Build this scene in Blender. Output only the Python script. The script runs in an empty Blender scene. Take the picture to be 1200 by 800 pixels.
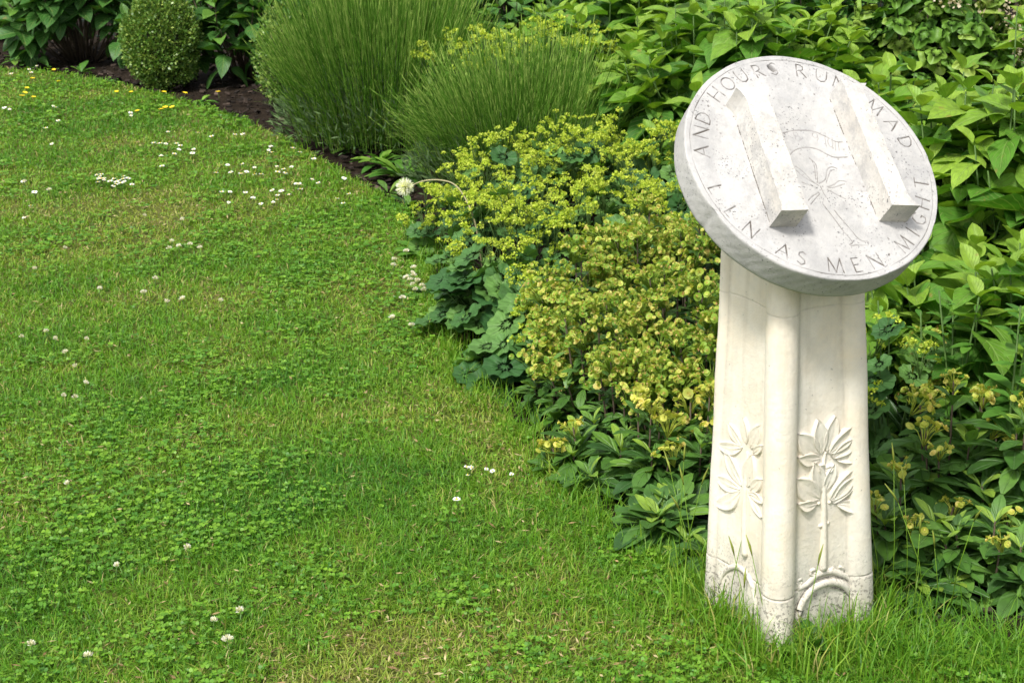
import bpy, bmesh, math, random
import numpy as np
from mathutils import Vector, Matrix

# ---------------------------------------------------------------- camera
F = 1900.0; PITCH = math.radians(20); ROLL = math.radians(-1.0); CH = 1.6
_f = np.array([0, math.cos(PITCH), -math.sin(PITCH)]); _r = np.array([1., 0, 0]); _u = np.cross(_r, _f)
RV = math.cos(ROLL) * _r + math.sin(ROLL) * _u
UV = -math.sin(ROLL) * _r + math.cos(ROLL) * _u
FV = _f; CO = np.array([0, 0, CH])
sc = bpy.context.scene
COL = sc.collection
cd = bpy.data.cameras.new('camera'); cam = bpy.data.objects.new('camera', cd); COL.objects.link(cam)
cd.sensor_width = 36; cd.lens = F / 1200 * 36; cd.clip_end = 500; cd.clip_start = .05
cam.matrix_world = Matrix(((RV[0], UV[0], -FV[0], 0), (RV[1], UV[1], -FV[1], 0), (RV[2], UV[2], -FV[2], CH), (0, 0, 0, 1)))
cd.dof.use_dof = True; cd.dof.focus_distance = 3.1; cd.dof.aperture_fstop = 20
sc.camera = cam
# ---------------------------------------------------------------- world, sun, exposure
SUN_DIR = Vector((-0.30, -0.46, 0.84)).normalized()
el = math.asin(SUN_DIR.z); az = math.atan2(SUN_DIR.x, SUN_DIR.y)
w = bpy.data.worlds.new('World'); sc.world = w; w.use_nodes = True
nt = w.node_tree; bg = nt.nodes['Background']
sky = nt.nodes.new('ShaderNodeTexSky'); sky.sky_type = 'NISHITA'; sky.sun_disc = False
sky.sun_elevation = el; sky.sun_rotation = az; sky.dust_density = 3.0; sky.air_density = 1.0
hs = nt.nodes.new('ShaderNodeHueSaturation'); hs.inputs['Saturation'].default_value = .22
nt.links.new(sky.outputs[0], hs.inputs['Color']); nt.links.new(hs.outputs[0], bg.inputs[0]); bg.inputs[1].default_value = .15
sd = bpy.data.lights.new('sun', 'SUN'); so = bpy.data.objects.new('sun', sd); COL.objects.link(so)
sd.energy = 2.6; sd.angle = math.radians(9); sd.color = (1, .96, .9)
so.rotation_euler = (-SUN_DIR).to_track_quat('-Z', 'Y').to_euler(); so.location = (-3, 0, 6)
sc.view_settings.view_transform = 'Standard'; sc.view_settings.look = 'None'
sc.view_settings.gamma = 1; sc.view_settings.exposure = 0.6; sc.view_settings.use_curve_mapping = False
sc.render.engine = 'CYCLES'
sc.cycles.max_bounces = 8; sc.cycles.transmission_bounces = 4

rng = np.random.default_rng(11); random.seed(11)

def ray(x, y): return (x - 600) / F * RV - (y - 400) / F * UV + FV
def at_z(x, y, z=0.):
    d = ray(x, y); return CO + (z - CH) / d[2] * d
def at_y(x, y, Y):
    d = ray(x, y); return CO + Y / d[1] * d
def col_x(px, Y, z=0.):      # world x of image column px for a point at depth Y, height z
    v = np.array([0, Y, z - CH]); zc = v @ FV
    return (px - 600) / F * zc - (v @ RV)

# ---------------------------------------------------------------- mesh helpers
def make_mesh(name, V, Q=None, T=None, lc=None, mats=(), mi=None, smooth=True, attrs=None):
    me = bpy.data.meshes.new(name)
    V = np.asarray(V, dtype=np.float32).reshape(-1, 3)
    Q = np.zeros((0, 4), int) if Q is None else np.asarray(Q, int).reshape(-1, 4)
    T = np.zeros((0, 3), int) if T is None else np.asarray(T, int).reshape(-1, 3)
    me.vertices.add(len(V)); me.vertices.foreach_set('co', V.ravel())
    loops = np.concatenate([Q.ravel(), T.ravel()]).astype(np.int32)
    me.loops.add(len(loops)); me.loops.foreach_set('vertex_index', loops)
    n = len(Q) + len(T); me.polygons.add(n)
    st = np.concatenate([np.arange(len(Q)) * 4, len(Q) * 4 + np.arange(len(T)) * 3]).astype(np.int32)
    me.polygons.foreach_set('loop_start', st)
    me.polygons.foreach_set('use_smooth', np.full(n, smooth))
    if mi is not None: me.polygons.foreach_set('material_index', np.asarray(mi, np.int32))
    for m in mats: me.materials.append(m)
    me.update(calc_edges=True); me.validate()
    if lc is not None:
        a = me.attributes.new('lc', 'FLOAT_VECTOR', 'POINT'); a.data.foreach_set('vector', np.asarray(lc, np.float32).ravel())
    for k, v in (attrs or {}).items():
        a = me.attributes.new(k, 'FLOAT', 'POINT'); a.data.foreach_set('value', np.asarray(v, np.float32))
    return me

class MB:
    def __init__(s): s.V = []; s.Q = []; s.T = []; s.lc = []; s.n = 0; s.mq = []; s.mt = []
    def add(s, V, Q=None, T=None, lc=None, mat=0):
        V = np.asarray(V, float).reshape(-1, 3)
        if Q is not None and len(Q): Q = np.asarray(Q).reshape(-1, 4); s.Q.append(Q + s.n); s.mq.append(np.full(len(Q), mat))
        if T is not None and len(T): T = np.asarray(T).reshape(-1, 3); s.T.append(T + s.n); s.mt.append(np.full(len(T), mat))
        s.V.append(V)
        if lc is None: lc = (0, .5, .5)
        lc = np.asarray(lc, float)
        if lc.ndim == 1: lc = np.tile(lc, (len(V), 1))
        s.lc.append(lc); s.n += len(V)
    def mesh(s, name, mats, smooth=True):
        Q = np.concatenate(s.Q) if s.Q else None; T = np.concatenate(s.T) if s.T else None
        mi = np.concatenate(s.mq + s.mt)
        return make_mesh(name, np.concatenate(s.V), Q, T, np.concatenate(s.lc), mats, mi, smooth)
    def build(s, name, mats, parent=None, smooth=True):
        if not isinstance(mats, (list, tuple)): mats = [mats]
        return link(name, s.mesh(name, mats, smooth), parent)
    # instances of a template
    def inst(s, tm, P, Rm, S, tint, mat=0):
        V, Q, uv = tm
        N = len(P); k = len(V)
        S = np.asarray(S, float)
        if S.ndim == 1: S = S[:, None] * np.ones(3)
        W = np.einsum('nij,nkj->nki', Rm, V[None] * S[:, None, :]) + P[:, None, :]
        Qn = (Q[None] + (np.arange(N) * k)[:, None, None]).reshape(-1, 4)
        lc = np.zeros((N, k, 3)); lc[:, :, :2] = uv[None]; lc[:, :, 2] = np.asarray(tint)[:, None]
        s.add(W.reshape(-1, 3), Qn, None, lc.reshape(-1, 3), mat)
    def tube(s, pts, r0, r1=None, n=6, tint=.5, mat=0, cap=True):
        pts = np.asarray(pts, float); m = len(pts); r1 = r0 if r1 is None else r1
        rad = np.linspace(r0, r1, m) if np.isscalar(r0) else np.asarray(r0)
        V = []; up = np.array([0.13, .21, .97])
        for i in range(m):
            t = pts[min(i + 1, m - 1)] - pts[max(i - 1, 0)]; t = t / (np.linalg.norm(t) + 1e-9)
            a = np.cross(t, up)
            if np.linalg.norm(a) < .2: a = np.cross(t, [1, 0, 0])
            a /= np.linalg.norm(a); b = np.cross(t, a)
            th = np.arange(n) * 2 * np.pi / n
            V.append(pts[i] + rad[i] * (np.cos(th)[:, None] * a + np.sin(th)[:, None] * b))
        V = np.concatenate(V); Q = []
        for i in range(m - 1):
            for j in range(n):
                Q.append((i * n + j, i * n + (j + 1) % n, (i + 1) * n + (j + 1) % n, (i + 1) * n + j))
        T = []
        if cap:
            c = len(V); V = np.concatenate([V, [pts[0]], [pts[-1]]])
            for j in range(n):
                T.append((c, (j + 1) % n, j)); T.append((c + 1, (m - 1) * n + j, (m - 1) * n + (j + 1) % n))
        s.add(V, Q, T, (0, .5, tint), mat)

def link(name, me, parent=None):
    o = bpy.data.objects.new(name, me); COL.objects.link(o)
    if parent: o.parent = parent
    return o
def tag(o, label=None, cat=None, group=None, kind=None):
    for k, v in (('label', label), ('category', cat), ('group', group), ('kind', kind)):
        if v: o[k] = v
    return o
def thing(name, loc, label, cat, group=None):
    o = bpy.data.objects.new(name, None); COL.objects.link(o); o.location = loc; o.empty_display_size = .1
    return tag(o, label, cat, group)

def nrm(v): return v / (np.linalg.norm(v, axis=-1, keepdims=True) + 1e-9)
def frames(fwd, up):          # columns x, y(fwd), z(normal)
    y = nrm(fwd); x = nrm(np.cross(y, up)); z = np.cross(x, y)
    return np.stack([x, y, z], -1)

def leaf_t(prof, nu=4, nv=6, fold=.25, droop=.35, wave=0., petiole=0.):
    us = np.linspace(-1, 1, nu + 1); vs = np.linspace(0, 1, nv + 1)
    V = []; uv = []
    for v in vs:
        wd = prof(v)
        for u in us:
            z = fold * abs(u) * wd * .5 - droop * v * v + wave * math.sin(v * 9 + u * 2) * abs(u)
            V.append((u * wd * .5, petiole + v * (1 - .1 * droop), z)); uv.append((u, v))
    Q = [(i * (nu + 1) + j, i * (nu + 1) + j + 1, (i + 1) * (nu + 1) + j + 1, (i + 1) * (nu + 1) + j) for i in range(nv) for j in range(nu)]
    return np.array(V), np.array(Q), np.array(uv)
def round_t(rf, n=27, cup=.2, pleat=0., lobes=9, rings=2, gap=.25):
    V = []; uv = []
    for k in range(1, rings + 1):
        f = k / rings
        for i in range(n):
            a = (i + .5) / n * (2 * np.pi - gap) + gap / 2 - np.pi / 2
            r = rf((a + np.pi / 2) / (2 * np.pi)) * f
            V.append((r * math.cos(a), r * math.sin(a), cup * f * f + pleat * f * math.cos(a * lobes))); uv.append((math.cos(a * lobes), f))
    Q = []
    for k in range(rings - 1):
        for i in range(n - 1): Q.append((k * n + i, k * n + i + 1, (k + 1) * n + i + 1, (k + 1) * n + i))
    c = len(V); V.append((0, 0, 0)); uv.append((1, 0))
    for i in range(0, n - 1, 2):
        Q.append((c, i, i + 1, min(i + 2, n - 1)))
    Q = [q for q in Q if len(set(q)) == 4]
    return np.array(V), np.array(Q), np.array(uv)

ovate = lambda v: .66 * (math.sin(math.pi * min(1, v * .97 + .015) ** .72)) ** .85 if 0 < v < 1 else .02
L_OV = leaf_t(ovate, 4, 7, .35, .32, .015)
L_OV2 = leaf_t(ovate, 4, 7, .55, .12, .02)
L_OV3 = leaf_t(ovate, 4, 7, .15, .55, .035)
L_OV4 = leaf_t(lambda v: ovate(v) * .88, 4, 7, .7, -.05, .04)
L_LAN = leaf_t(lambda v: .33 * (math.sin(math.pi * min(1, v * .93 + .03) ** 1.5)) ** .75 if v < 1 else .07, 2, 6, .3, .38)
L_STRAP = leaf_t(lambda v: .15 * (1 - v ** 3) + .01, 2, 7, .5, .55)
L_SM = leaf_t(lambda v: .55 * math.sin(math.pi * min(.97, v + .05)) + .05, 2, 2, .3, .1)
L_LM = round_t(lambda t: .5 * (.88 + .12 * abs(math.cos(t * 2 * math.pi * 4.5))) * (1 - .25 * abs(2 * t - 1) ** 6), 37, .06, .035, 9, 3)
L_VINE = round_t(lambda t: .6 * float(np.interp(t, [0, .08, .2, .28, .36, .5, .64, .72, .8, .92, 1], [.15, .45, .5, .66, .44, .9, .44, .66, .5, .45, .15])), 41, -.12, 0.0, 5, 2)
def _disc():
    V = [(0, 0, 0)]; uv = [(0, 0)]
    for k, r_ in ((0, .2), (1, .5)):
        for i in range(8): a = i * math.pi / 4; V.append((r_ * math.cos(a), r_ * math.sin(a), .03 + .10 * k)); uv.append((0, r_ * 2))
    Q = [(0, 1 + i, 1 + (i + 1) % 8, 1 + (i + 2) % 8) for i in range(0, 8, 2)] + [(1 + i, 9 + i, 9 + (i + 1) % 8, 1 + (i + 1) % 8) for i in range(8)]
    return np.array(V), np.array(Q), np.array(uv)
L_DISC = _disc()
L_QUAD = (np.array([(-.28, 0, 0), (.28, 0, 0), (.42, .65, .06), (0, 1, 0), (-.42, .65, .06)]), np.array([(0, 1, 2, 4)]), np.array([(-1, 0), (1, 0), (1, .7), (0, 1), (-1, .7)]))
L_TINY = (np.array([(0, 0, 0), (.35, .5, .08), (0, 1, 0), (-.35, .5, .08)]), np.array([(0, 1, 2, 3)]), np.array([(0, 0), (1, .5), (0, 1), (-1, .5)]))

# ---------------------------------------------------------------- materials
def newmat(name):
    m = bpy.data.materials.new(name); m.use_nodes = True; nt = m.node_tree
    for n in list(nt.nodes): nt.nodes.remove(n)
    return m, nt, lambda t: nt.nodes.new('ShaderNode' + t), nt.links.new
def ramp(N, stops):
    r = N('ValToRGB'); e = r.color_ramp.elements
    while len(e) < len(stops): e.new(.5)
    for x, (p, c) in zip(e, stops): x.position = p; x.color = (*c, 1)
    return r
def foliage(name, stops, rough=.5, transl=.3, vein=0., freq=7, spec=.4, veincol=None, blem=0., ctr=None):
    m, nt, N, Lk = newmat(name)
    out = N('OutputMaterial'); at = N('Attribute'); at.attribute_name = 'lc'
    sx = N('SeparateXYZ'); Lk(at.outputs['Vector'], sx.inputs[0])
    r = ramp(N, stops); Lk(sx.outputs[2], r.inputs[0]); colr = r.outputs[0]
    tc = N('TexCoord'); no = N('TexNoise'); no.inputs['Scale'].default_value = 45; no.inputs['Detail'].default_value = 3; Lk(tc.outputs['Object'], no.inputs['Vector'])
    mr = N('MapRange'); mr.inputs[1].default_value = .3; mr.inputs[2].default_value = .7; mr.inputs[3].default_value = .78; mr.inputs[4].default_value = 1.2; Lk(no.outputs[0], mr.inputs[0])
    mm = N('MixRGB'); mm.blend_type = 'MULTIPLY'; mm.inputs[0].default_value = 1; Lk(colr, mm.inputs[1]); Lk(mr.outputs[0], mm.inputs[2]); colr = mm.outputs[0]
    b = N('BsdfPrincipled'); b.inputs['Roughness'].default_value = rough; b.inputs['Specular IOR Level'].default_value = spec
    if ctr:
        cm_ = N('MapRange'); cm_.inputs[1].default_value = .2; cm_.inputs[2].default_value = .55; cm_.inputs[3].default_value = .6; cm_.inputs[4].default_value = 0; Lk(sx.outputs[1], cm_.inputs[0])
        cx_ = N('MixRGB'); cx_.inputs[2].default_value = (*ctr, 1); Lk(cm_.outputs[0], cx_.inputs[0]); Lk(colr, cx_.inputs[1]); colr = cx_.outputs[0]
    if blem:
        n2 = N('TexNoise'); n2.inputs['Scale'].default_value = 22; n2.inputs['Detail'].default_value = 5; Lk(tc.outputs['Object'], n2.inputs['Vector'])
        m2_ = N('MapRange'); m2_.inputs[1].default_value = .66; m2_.inputs[2].default_value = .72; m2_.inputs[4].default_value = blem; Lk(n2.outputs[0], m2_.inputs[0])
        bm_ = N('MixRGB'); bm_.inputs[2].default_value = (.30, .20, .06, 1); Lk(m2_.outputs[0], bm_.inputs[0]); Lk(colr, bm_.inputs[1]); colr = bm_.outputs[0]
    if vein:
        ab = N('Math'); ab.operation = 'ABSOLUTE'; Lk(sx.outputs[0], ab.inputs[0])
        m1 = N('Math'); m1.operation = 'MULTIPLY_ADD'; m1.inputs[1].default_value = -.45; Lk(ab.outputs[0], m1.inputs[0]); Lk(sx.outputs[1], m1.inputs[2])
        m2 = N('Math'); m2.operation = 'MULTIPLY'; m2.inputs[1].default_value = freq * 6.283; Lk(m1.outputs[0], m2.inputs[0])
        s_ = N('Math'); s_.operation = 'SINE'; Lk(m2.outputs[0], s_.inputs[0])
        pw = N('MapRange'); pw.inputs[1].default_value = .8; pw.inputs[2].default_value = 1.; Lk(s_.outputs[0], pw.inputs[0])
        mid = N('MapRange'); mid.inputs[1].default_value = .09; mid.inputs[2].default_value = .02; Lk(ab.outputs[0], mid.inputs[0])
        mx = N('Math'); mx.operation = 'MAXIMUM'; Lk(pw.outputs[0], mx.inputs[0]); Lk(mid.outputs[0], mx.inputs[1])
        vm = N('MixRGB'); vm.inputs[2].default_value = (*(veincol or (.3, .42, .12)), 1); f_ = N('Math'); f_.operation = 'MULTIPLY'; f_.inputs[1].default_value = vein; Lk(mx.outputs[0], f_.inputs[0])
        Lk(f_.outputs[0], vm.inputs[0]); Lk(colr, vm.inputs[1]); colr = vm.outputs[0]
        bp = N('Bump'); bp.invert = True; bp.inputs['Strength'].default_value = .6; bp.inputs['Distance'].default_value = .004; Lk(mx.outputs[0], bp.inputs['Height']); Lk(bp.outputs[0], b.inputs['Normal'])
    Lk(colr, b.inputs['Base Color'])
    tr = N('BsdfTranslucent'); bc = N('MixRGB'); bc.blend_type = 'MULTIPLY'; bc.inputs[0].default_value = 1; bc.inputs[2].default_value = (1.25, 1.3, .5, 1)
    Lk(colr, bc.inputs[1]); Lk(bc.outputs[0], tr.inputs[0])
    mi = N('MixShader'); mi.inputs[0].default_value = transl; Lk(b.outputs[0], mi.inputs[1]); Lk(tr.outputs[0], mi.inputs[2]); Lk(mi.outputs[0], out.inputs[0])
    return m
def plain(name, c, rough=.6, c2=None, scale=40):
    m, nt, N, Lk = newmat(name); out = N('OutputMaterial'); b = N('BsdfPrincipled'); b.inputs['Roughness'].default_value = rough
    tc = N('TexCoord'); no = N('TexNoise'); no.inputs['Scale'].default_value = scale; no.inputs['Detail'].default_value = 4; Lk(tc.outputs['Object'], no.inputs['Vector'])
    r = ramp(N, [(.3, c), (.7, c2 or tuple(x * .7 for x in c))]); Lk(no.outputs[0], r.inputs[0]); Lk(r.outputs[0], b.inputs['Base Color']); Lk(b.outputs[0], out.inputs[0])
    return m

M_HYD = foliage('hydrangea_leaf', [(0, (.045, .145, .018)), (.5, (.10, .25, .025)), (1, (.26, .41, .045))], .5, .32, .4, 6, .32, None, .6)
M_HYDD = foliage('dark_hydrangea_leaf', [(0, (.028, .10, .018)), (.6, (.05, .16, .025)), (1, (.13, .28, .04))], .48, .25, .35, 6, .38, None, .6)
M_BOX = foliage('box_leaf', [(0, (.045, .12, .02)), (.5, (.13, .24, .035)), (1, (.38, .46, .10))], .4, .2, 0, 1, .5)
M_LAV = foliage('lavender_stalk', [(0, (.055, .16, .015)), (.5, (.15, .34, .035)), (1, (.42, .56, .14))], .7, .4, spec=.15)
M_LAVB = foliage('lavender_leaf', [(0, (.05, .10, .035)), (1, (.14, .22, .08))], .7, .2)
M_LMF = foliage('lime_flower', [(0, (.26, .40, .03)), (.5, (.46, .56, .05)), (1, (.66, .70, .12))], .6, .35)
M_LML = foliage('lady_mantle_leaf', [(0, (.035, .11, .028)), (.6, (.08, .19, .045)), (1, (.15, .29, .06))], .55, .22, .14, 0, .35, (.16, .3, .12))
M_SPB = foliage('spurge_bract', [(0, (.14, .29, .03)), (.35, (.27, .40, .05)), (.65, (.46, .54, .09)), (.88, (.60, .58, .16)), (.96, (.55, .36, .14)), (1, (.40, .18, .08))], .5, .35, 0, 1, .3, None, 0., (.50, .33, .08))
M_SPY = foliage('yellow_bract', [(0, (.38, .46, .06)), (.6, (.62, .60, .12)), (1, (.68, .54, .18))], .5, .35)
M_SPL = foliage('spurge_leaf', [(0, (.03, .09, .018)), (.5, (.07, .17, .025)), (.85, (.14, .28, .035)), (1, (.24, .38, .045))], .45, .24, .3, 1, .5, (.16, .28, .1))
M_WEED = foliage('herb_leaf', [(0, (.05, .15, .02)), (.6, (.10, .25, .03)), (1, (.2, .36, .05))], .5, .3)
M_VINE = foliage('lobed_leaf', [(0, (.06, .17, .02)), (.6, (.15, .30, .035)), (1, (.30, .42, .07))], .5, .3)
M_PALE = foliage('pale_blossom', [(0, (.42, .42, .2)), (.6, (.62, .5, .38)), (1, (.75, .65, .5))], .6, .3)
M_GRASS = foliage('grass_blade', [(0, (.44, .38, .16)), (.10, (.33, .36, .07)), (.18, (.22, .35, .03)), (.5, (.14, .31, .018)), (1, (.055, .19, .012))], .5, .35)
M_CLOV = foliage('clover_leaf', [(0, (.19, .36, .025)), (.5, (.125, .29, .02)), (1, (.06, .19, .016))], .5, .3)
M_STEM = plain('green_stem', (.075, .15, .025), .7); M_STEMB = plain('brown_stem', (.085, .06, .035), .8)
M_PETAL = plain('white_petal', (.86, .86, .84), .6, (.8, .8, .78)); M_YEL = plain('yellow_centre', (.85, .62, .03), .6, (.8, .5, .02))
M_BUTT = plain('buttercup_petal', (.9, .72, .02), .35, (.85, .6, .02))

def ground_mat(name, stops, scale=6, bump=.02, fine=90):
    m, nt, N, Lk = newmat(name); out = N('OutputMaterial'); b = N('BsdfPrincipled'); b.inputs['Roughness'].default_value = .95; b.inputs['Specular IOR Level'].default_value = .1
    tc = N('TexCoord'); n1 = N('TexNoise'); n1.inputs['Scale'].default_value = scale; n1.inputs['Detail'].default_value = 8; n1.inputs['Roughness'].default_value = .75
    Lk(tc.outputs['Object'], n1.inputs['Vector']); r = ramp(N, stops); Lk(n1.outputs[0], r.inputs[0]); Lk(r.outputs[0], b.inputs['Base Color'])
    n2 = N('TexNoise'); n2.inputs['Scale'].default_value = fine; n2.inputs['Detail'].default_value = 5; Lk(tc.outputs['Object'], n2.inputs['Vector'])
    bp = N('Bump'); bp.inputs['Strength'].default_value = .8; bp.inputs['Distance'].default_value = bump; Lk(n2.outputs[0], bp.inputs['Height']); Lk(bp.outputs[0], b.inputs['Normal'])
    Lk(b.outputs[0], out.inputs[0]); return m
M_SOIL = ground_mat('bed_soil', [(.3, (.012, .009, .006)), (.55, (.026, .018, .012)), (.75, (.05, .036, .025))], 14)
M_TURF = ground_mat('turf', [(.3, (.05, .075, .015)), (.5, (.09, .11, .025)), (.7, (.16, .14, .05))], 5)

def stone_mat(name, base, warm, disc=False):
    m, nt, N, Lk = newmat(name); out = N('OutputMaterial'); b = N('BsdfPrincipled'); b.inputs['Roughness'].default_value = .85; b.inputs['Specular IOR Level'].default_value = .25
    g = N('NewGeometry'); pos = g.outputs['Position']
    def noise(sc_, det=5, ro=.6):
        n = N('TexNoise'); n.inputs['Scale'].default_value = sc_; n.inputs['Detail'].default_value = det; n.inputs['Roughness'].default_value = ro; Lk(pos, n.inputs['Vector']); return n.outputs[0]
    def rng_(x, a, b_, c=0., d=1.):
        r = N('MapRange'); r.inputs[1].default_value = a; r.inputs[2].default_value = b_; r.inputs[3].default_value = c; r.inputs[4].default_value = d; Lk(x, r.inputs[0]); return r.outputs[0]
    def mix(f, a, c, blend='MIX'):
        x = N('MixRGB'); x.blend_type = blend
        if isinstance(f, (int, float)): x.inputs[0].default_value = f
        else: Lk(f, x.inputs[0])
        if isinstance(a, tuple): x.inputs[1].default_value = (*a, 1)
        else: Lk(a, x.inputs[1])
        if isinstance(c, tuple): x.inputs[2].default_value = (*c, 1)
        else: Lk(c, x.inputs[2])
        return x.outputs[0]
    def mul(a, b_):
        x = N('Math'); x.operation = 'MULTIPLY'; Lk(a, x.inputs[0])
        if isinstance(b_, (int, float)): x.inputs[1].default_value = b_
        else: Lk(b_, x.inputs[1])
        return x.outputs[0]
    c = mix(rng_(noise(9, 6), .35, .7), base, warm)
    c = mix(mul(rng_(noise(60, 6, .7), .45, .75), .35), c, tuple(x * .72 for x in base))
    # grey lichen film in patches and small dark lichen spots
    patch = rng_(noise(11 if disc else 14, 7, .78), .47, .62)
    if disc:
        c = mix(mul(patch, .72), c, (.34, .335, .33)); c = mix(mul(rng_(noise(38, 6, .7), .52, .62), .3), c, (.38, .38, .38))
        spots = rng_(noise(240, 2, .5), .62, .67); zone = rng_(noise(16, 4), .47, .58)
        c = mix(mul(mul(spots, zone), .85), c, (.12, .12, .12))
    else:
        sz = N('SeparateXYZ'); Lk(pos, sz.inputs[0])
        low = rng_(sz.outputs[2], .19, .06)
        lowp = mul(low, rng_(noise(18, 5), .3, .6))
        c = mix(mul(lowp, .7), c, (.42, .41, .38))
        spots = rng_(noise(170, 3, .6), .53, .58); zn = rng_(noise(26, 4), .34, .50); c = mix(mul(mul(mul(spots, low), zn), .8), c, (.11, .10, .09))
        sp2 = rng_(noise(120, 2, .5), .73, .76); c = mix(mul(sp2, .5), c, (.25, .22, .18))
    if not disc:
        mp = N('Mapping'); mp.inputs['Scale'].default_value = (1, 1, .07); Lk(pos, mp.inputs['Vector'])
        sn = N('TexNoise'); sn.inputs['Scale'].default_value = 55; sn.inputs['Detail'].default_value = 5; Lk(mp.outputs[0], sn.inputs['Vector'])
        c = mix(mul(rng_(sn.outputs[0], .5, .72), .26), c, (.50, .43, .32))
        c = mix(mul(rng_(noise(5, 6, .7), .52, .68), .35), c, (.52, .50, .45))
        gz = mul(rng_(sz.outputs[2], .10, .0), rng_(noise(30, 5), .42, .62)); c = mix(mul(gz, .55), c, (.24, .25, .13))
    at = N('Attribute'); at.attribute_name = 'dirt_shade'
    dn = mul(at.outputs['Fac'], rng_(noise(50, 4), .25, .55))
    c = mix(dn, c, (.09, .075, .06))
    Lk(c, b.inputs['Base Color'])
    bp = N('Bump'); bp.inputs['Strength'].default_value = .6; bp.inputs['Distance'].default_value = .0035; Lk(noise(95, 9, .75), bp.inputs['Height']); Lk(bp.outputs[0], b.inputs['Normal'])
    Lk(b.outputs[0], out.inputs[0]); return m
M_STONE = stone_mat('limestone', (.82, .77, .67), (.76, .67, .52))
M_DISC = stone_mat('weathered_dial_stone', (.52, .51, .495), (.43, .42, .40), True)
M_BAR = stone_mat('dial_bar_stone', (.64, .62, .58), (.56, .52, .46), True)

# ---------------------------------------------------------------- ground
def sheet(name, pts, z, mat, kind='structure', grid=None):
    bm = bmesh.new(); vs = [bm.verts.new((p[0], p[1], z)) for p in pts]; bm.faces.new(vs)
    bmesh.ops.triangulate(bm, faces=bm.faces)
    me = bpy.data.meshes.new(name); bm.to_mesh(me); bm.free(); me.materials.append(mat)
    return tag(link(name, me), kind=kind)
sheet('ground', [(-60, -40), (60, -40), (60, 80), (-60, 80)], -.03, M_SOIL)

EDGE_PX = [(-60, 66), (0, 80), (60, 84), (130, 96), (200, 114), (260, 132), (330, 160), (390, 195), (440, 225), (478, 246), (500, 290), (515, 350), (540, 430), (590, 480), (635, 530), (690, 590), (750, 645), (830, 690)]
edge = [at_z(x, y)[:2] for x, y in EDGE_PX]
edge = [np.array([-9., 10.6]), np.array([-5., 9.8])] + edge + [np.array([.50, 2.80]), np.array([.66, 2.78]), np.array([.95, 2.66]), np.array([1.5, 2.52]), np.array([3., 2.3])]
lawn_poly = np.array(edge + [np.array([3., -3.]), np.array([-9., -3.])])
def inside(P, poly):
    x, y = P[:, 0], P[:, 1]; r = np.zeros(len(P), bool); n = len(poly)
    for i in range(n):
        x0, y0 = poly[i]; x1, y1 = poly[(i + 1) % n]
        c = ((y0 > y) != (y1 > y)) & (x < (x1 - x0) * (y - y0) / (y1 - y0 + 1e-12) + x0); r ^= c
    return r
def edge_dist(P):
    d = np.full(len(P), 9.)
    for a, b in zip(edge[:-1], edge[1:]):
        ab = b - a; t = np.clip(((P - a) @ ab) / (ab @ ab), 0, 1); d = np.minimum(d, np.linalg.norm(P - a - t[:, None] * ab, axis=1))
    return d
lawn_me = bmesh.new()
top = [lawn_me.verts.new((p[0], p[1], 0)) for p in lawn_poly]; f = lawn_me.faces.new(top)
bot = [lawn_me.verts.new((p[0], p[1], -.035)) for p in lawn_poly]
for i in range(len(top)): lawn_me.faces.new((top[i], bot[i], bot[(i + 1) % len(top)], top[(i + 1) % len(top)]))
bmesh.ops.triangulate(lawn_me, faces=[f])
me = bpy.data.meshes.new('lawn'); lawn_me.to_mesh(me); lawn_me.free(); me.materials.append(M_TURF); tag(link('lawn', me), kind='structure')

def vnoise(P, scale, seed):
    r = np.random.default_rng(seed); o = np.zeros(len(P))
    for k in range(10):
        a = r.uniform(0, 2 * np.pi); fr = scale * r.uniform(.5, 1.9); o += np.sin(P[:, 0] * math.cos(a) * fr + P[:, 1] * math.sin(a) * fr + r.uniform(0, 6.28))
    return o / 10 * 2.2

def lawn_points(dens0, ymin=1.9, ymax=9.8):
    out = []
    y = ymin
    while y < ymax:
        dy = .25; dens = dens0 * min(1.2, (2.9 / y) ** 1.55)
        x0 = -(y * .36 + .45); x1 = min(y * .36 + .5, 1.6)
        n = int(dens * dy * (x1 - x0)); P = np.stack([rng.uniform(x0, x1, n), rng.uniform(y, y + dy, n)], 1); out.append(P); y += dy
    P = np.concatenate(out); P = P[inside(P, lawn_poly)]
    return P

PC = np.array([.533, 2.80])    # pillar foot
def blades(mb, P, h, wd, tint, lean=.5, z0=0., straight=False):
    n = len(P); a = rng.uniform(0, 2 * np.pi, n); d = np.stack([np.cos(a), np.sin(a), 0 * a], 1)
    b = a + np.pi / 2 + rng.normal(0, .5, n); s = np.stack([np.cos(b), np.sin(b), 0 * b], 1)
    ln = rng.uniform(.1, lean, n)
    if straight: ln *= .35
    base = np.concatenate([P, np.full((n, 1), z0)], 1) if P.shape[1] == 2 else P
    k = [(0, 1.0, 0), (.5, .85, .25), (.85, .5, .62), (1.0, .08, 1.)]
    V = []
    for t, ww, ll in k:
        c = base + d * (h * ln * ll)[:, None] + np.stack([0 * h, 0 * h, h * t * (1 - .35 * ln * t)], 1)
        V += [c - s * (wd * ww * .5)[:, None], c + s * (wd * ww * .5)[:, None]]
    V = np.stack(V, 1).reshape(-1, 3)
    q = np.array([(0, 1, 3, 2), (2, 3, 5, 4), (4, 5, 7, 6)]); Q = (q[None] + (np.arange(n) * 8)[:, None, None]).reshape(-1, 4)
    lc = np.zeros((n, 8, 3)); lc[:, :, 2] = tint[:, None]
    mb.add(V, Q, None, lc.reshape(-1, 3))

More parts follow.
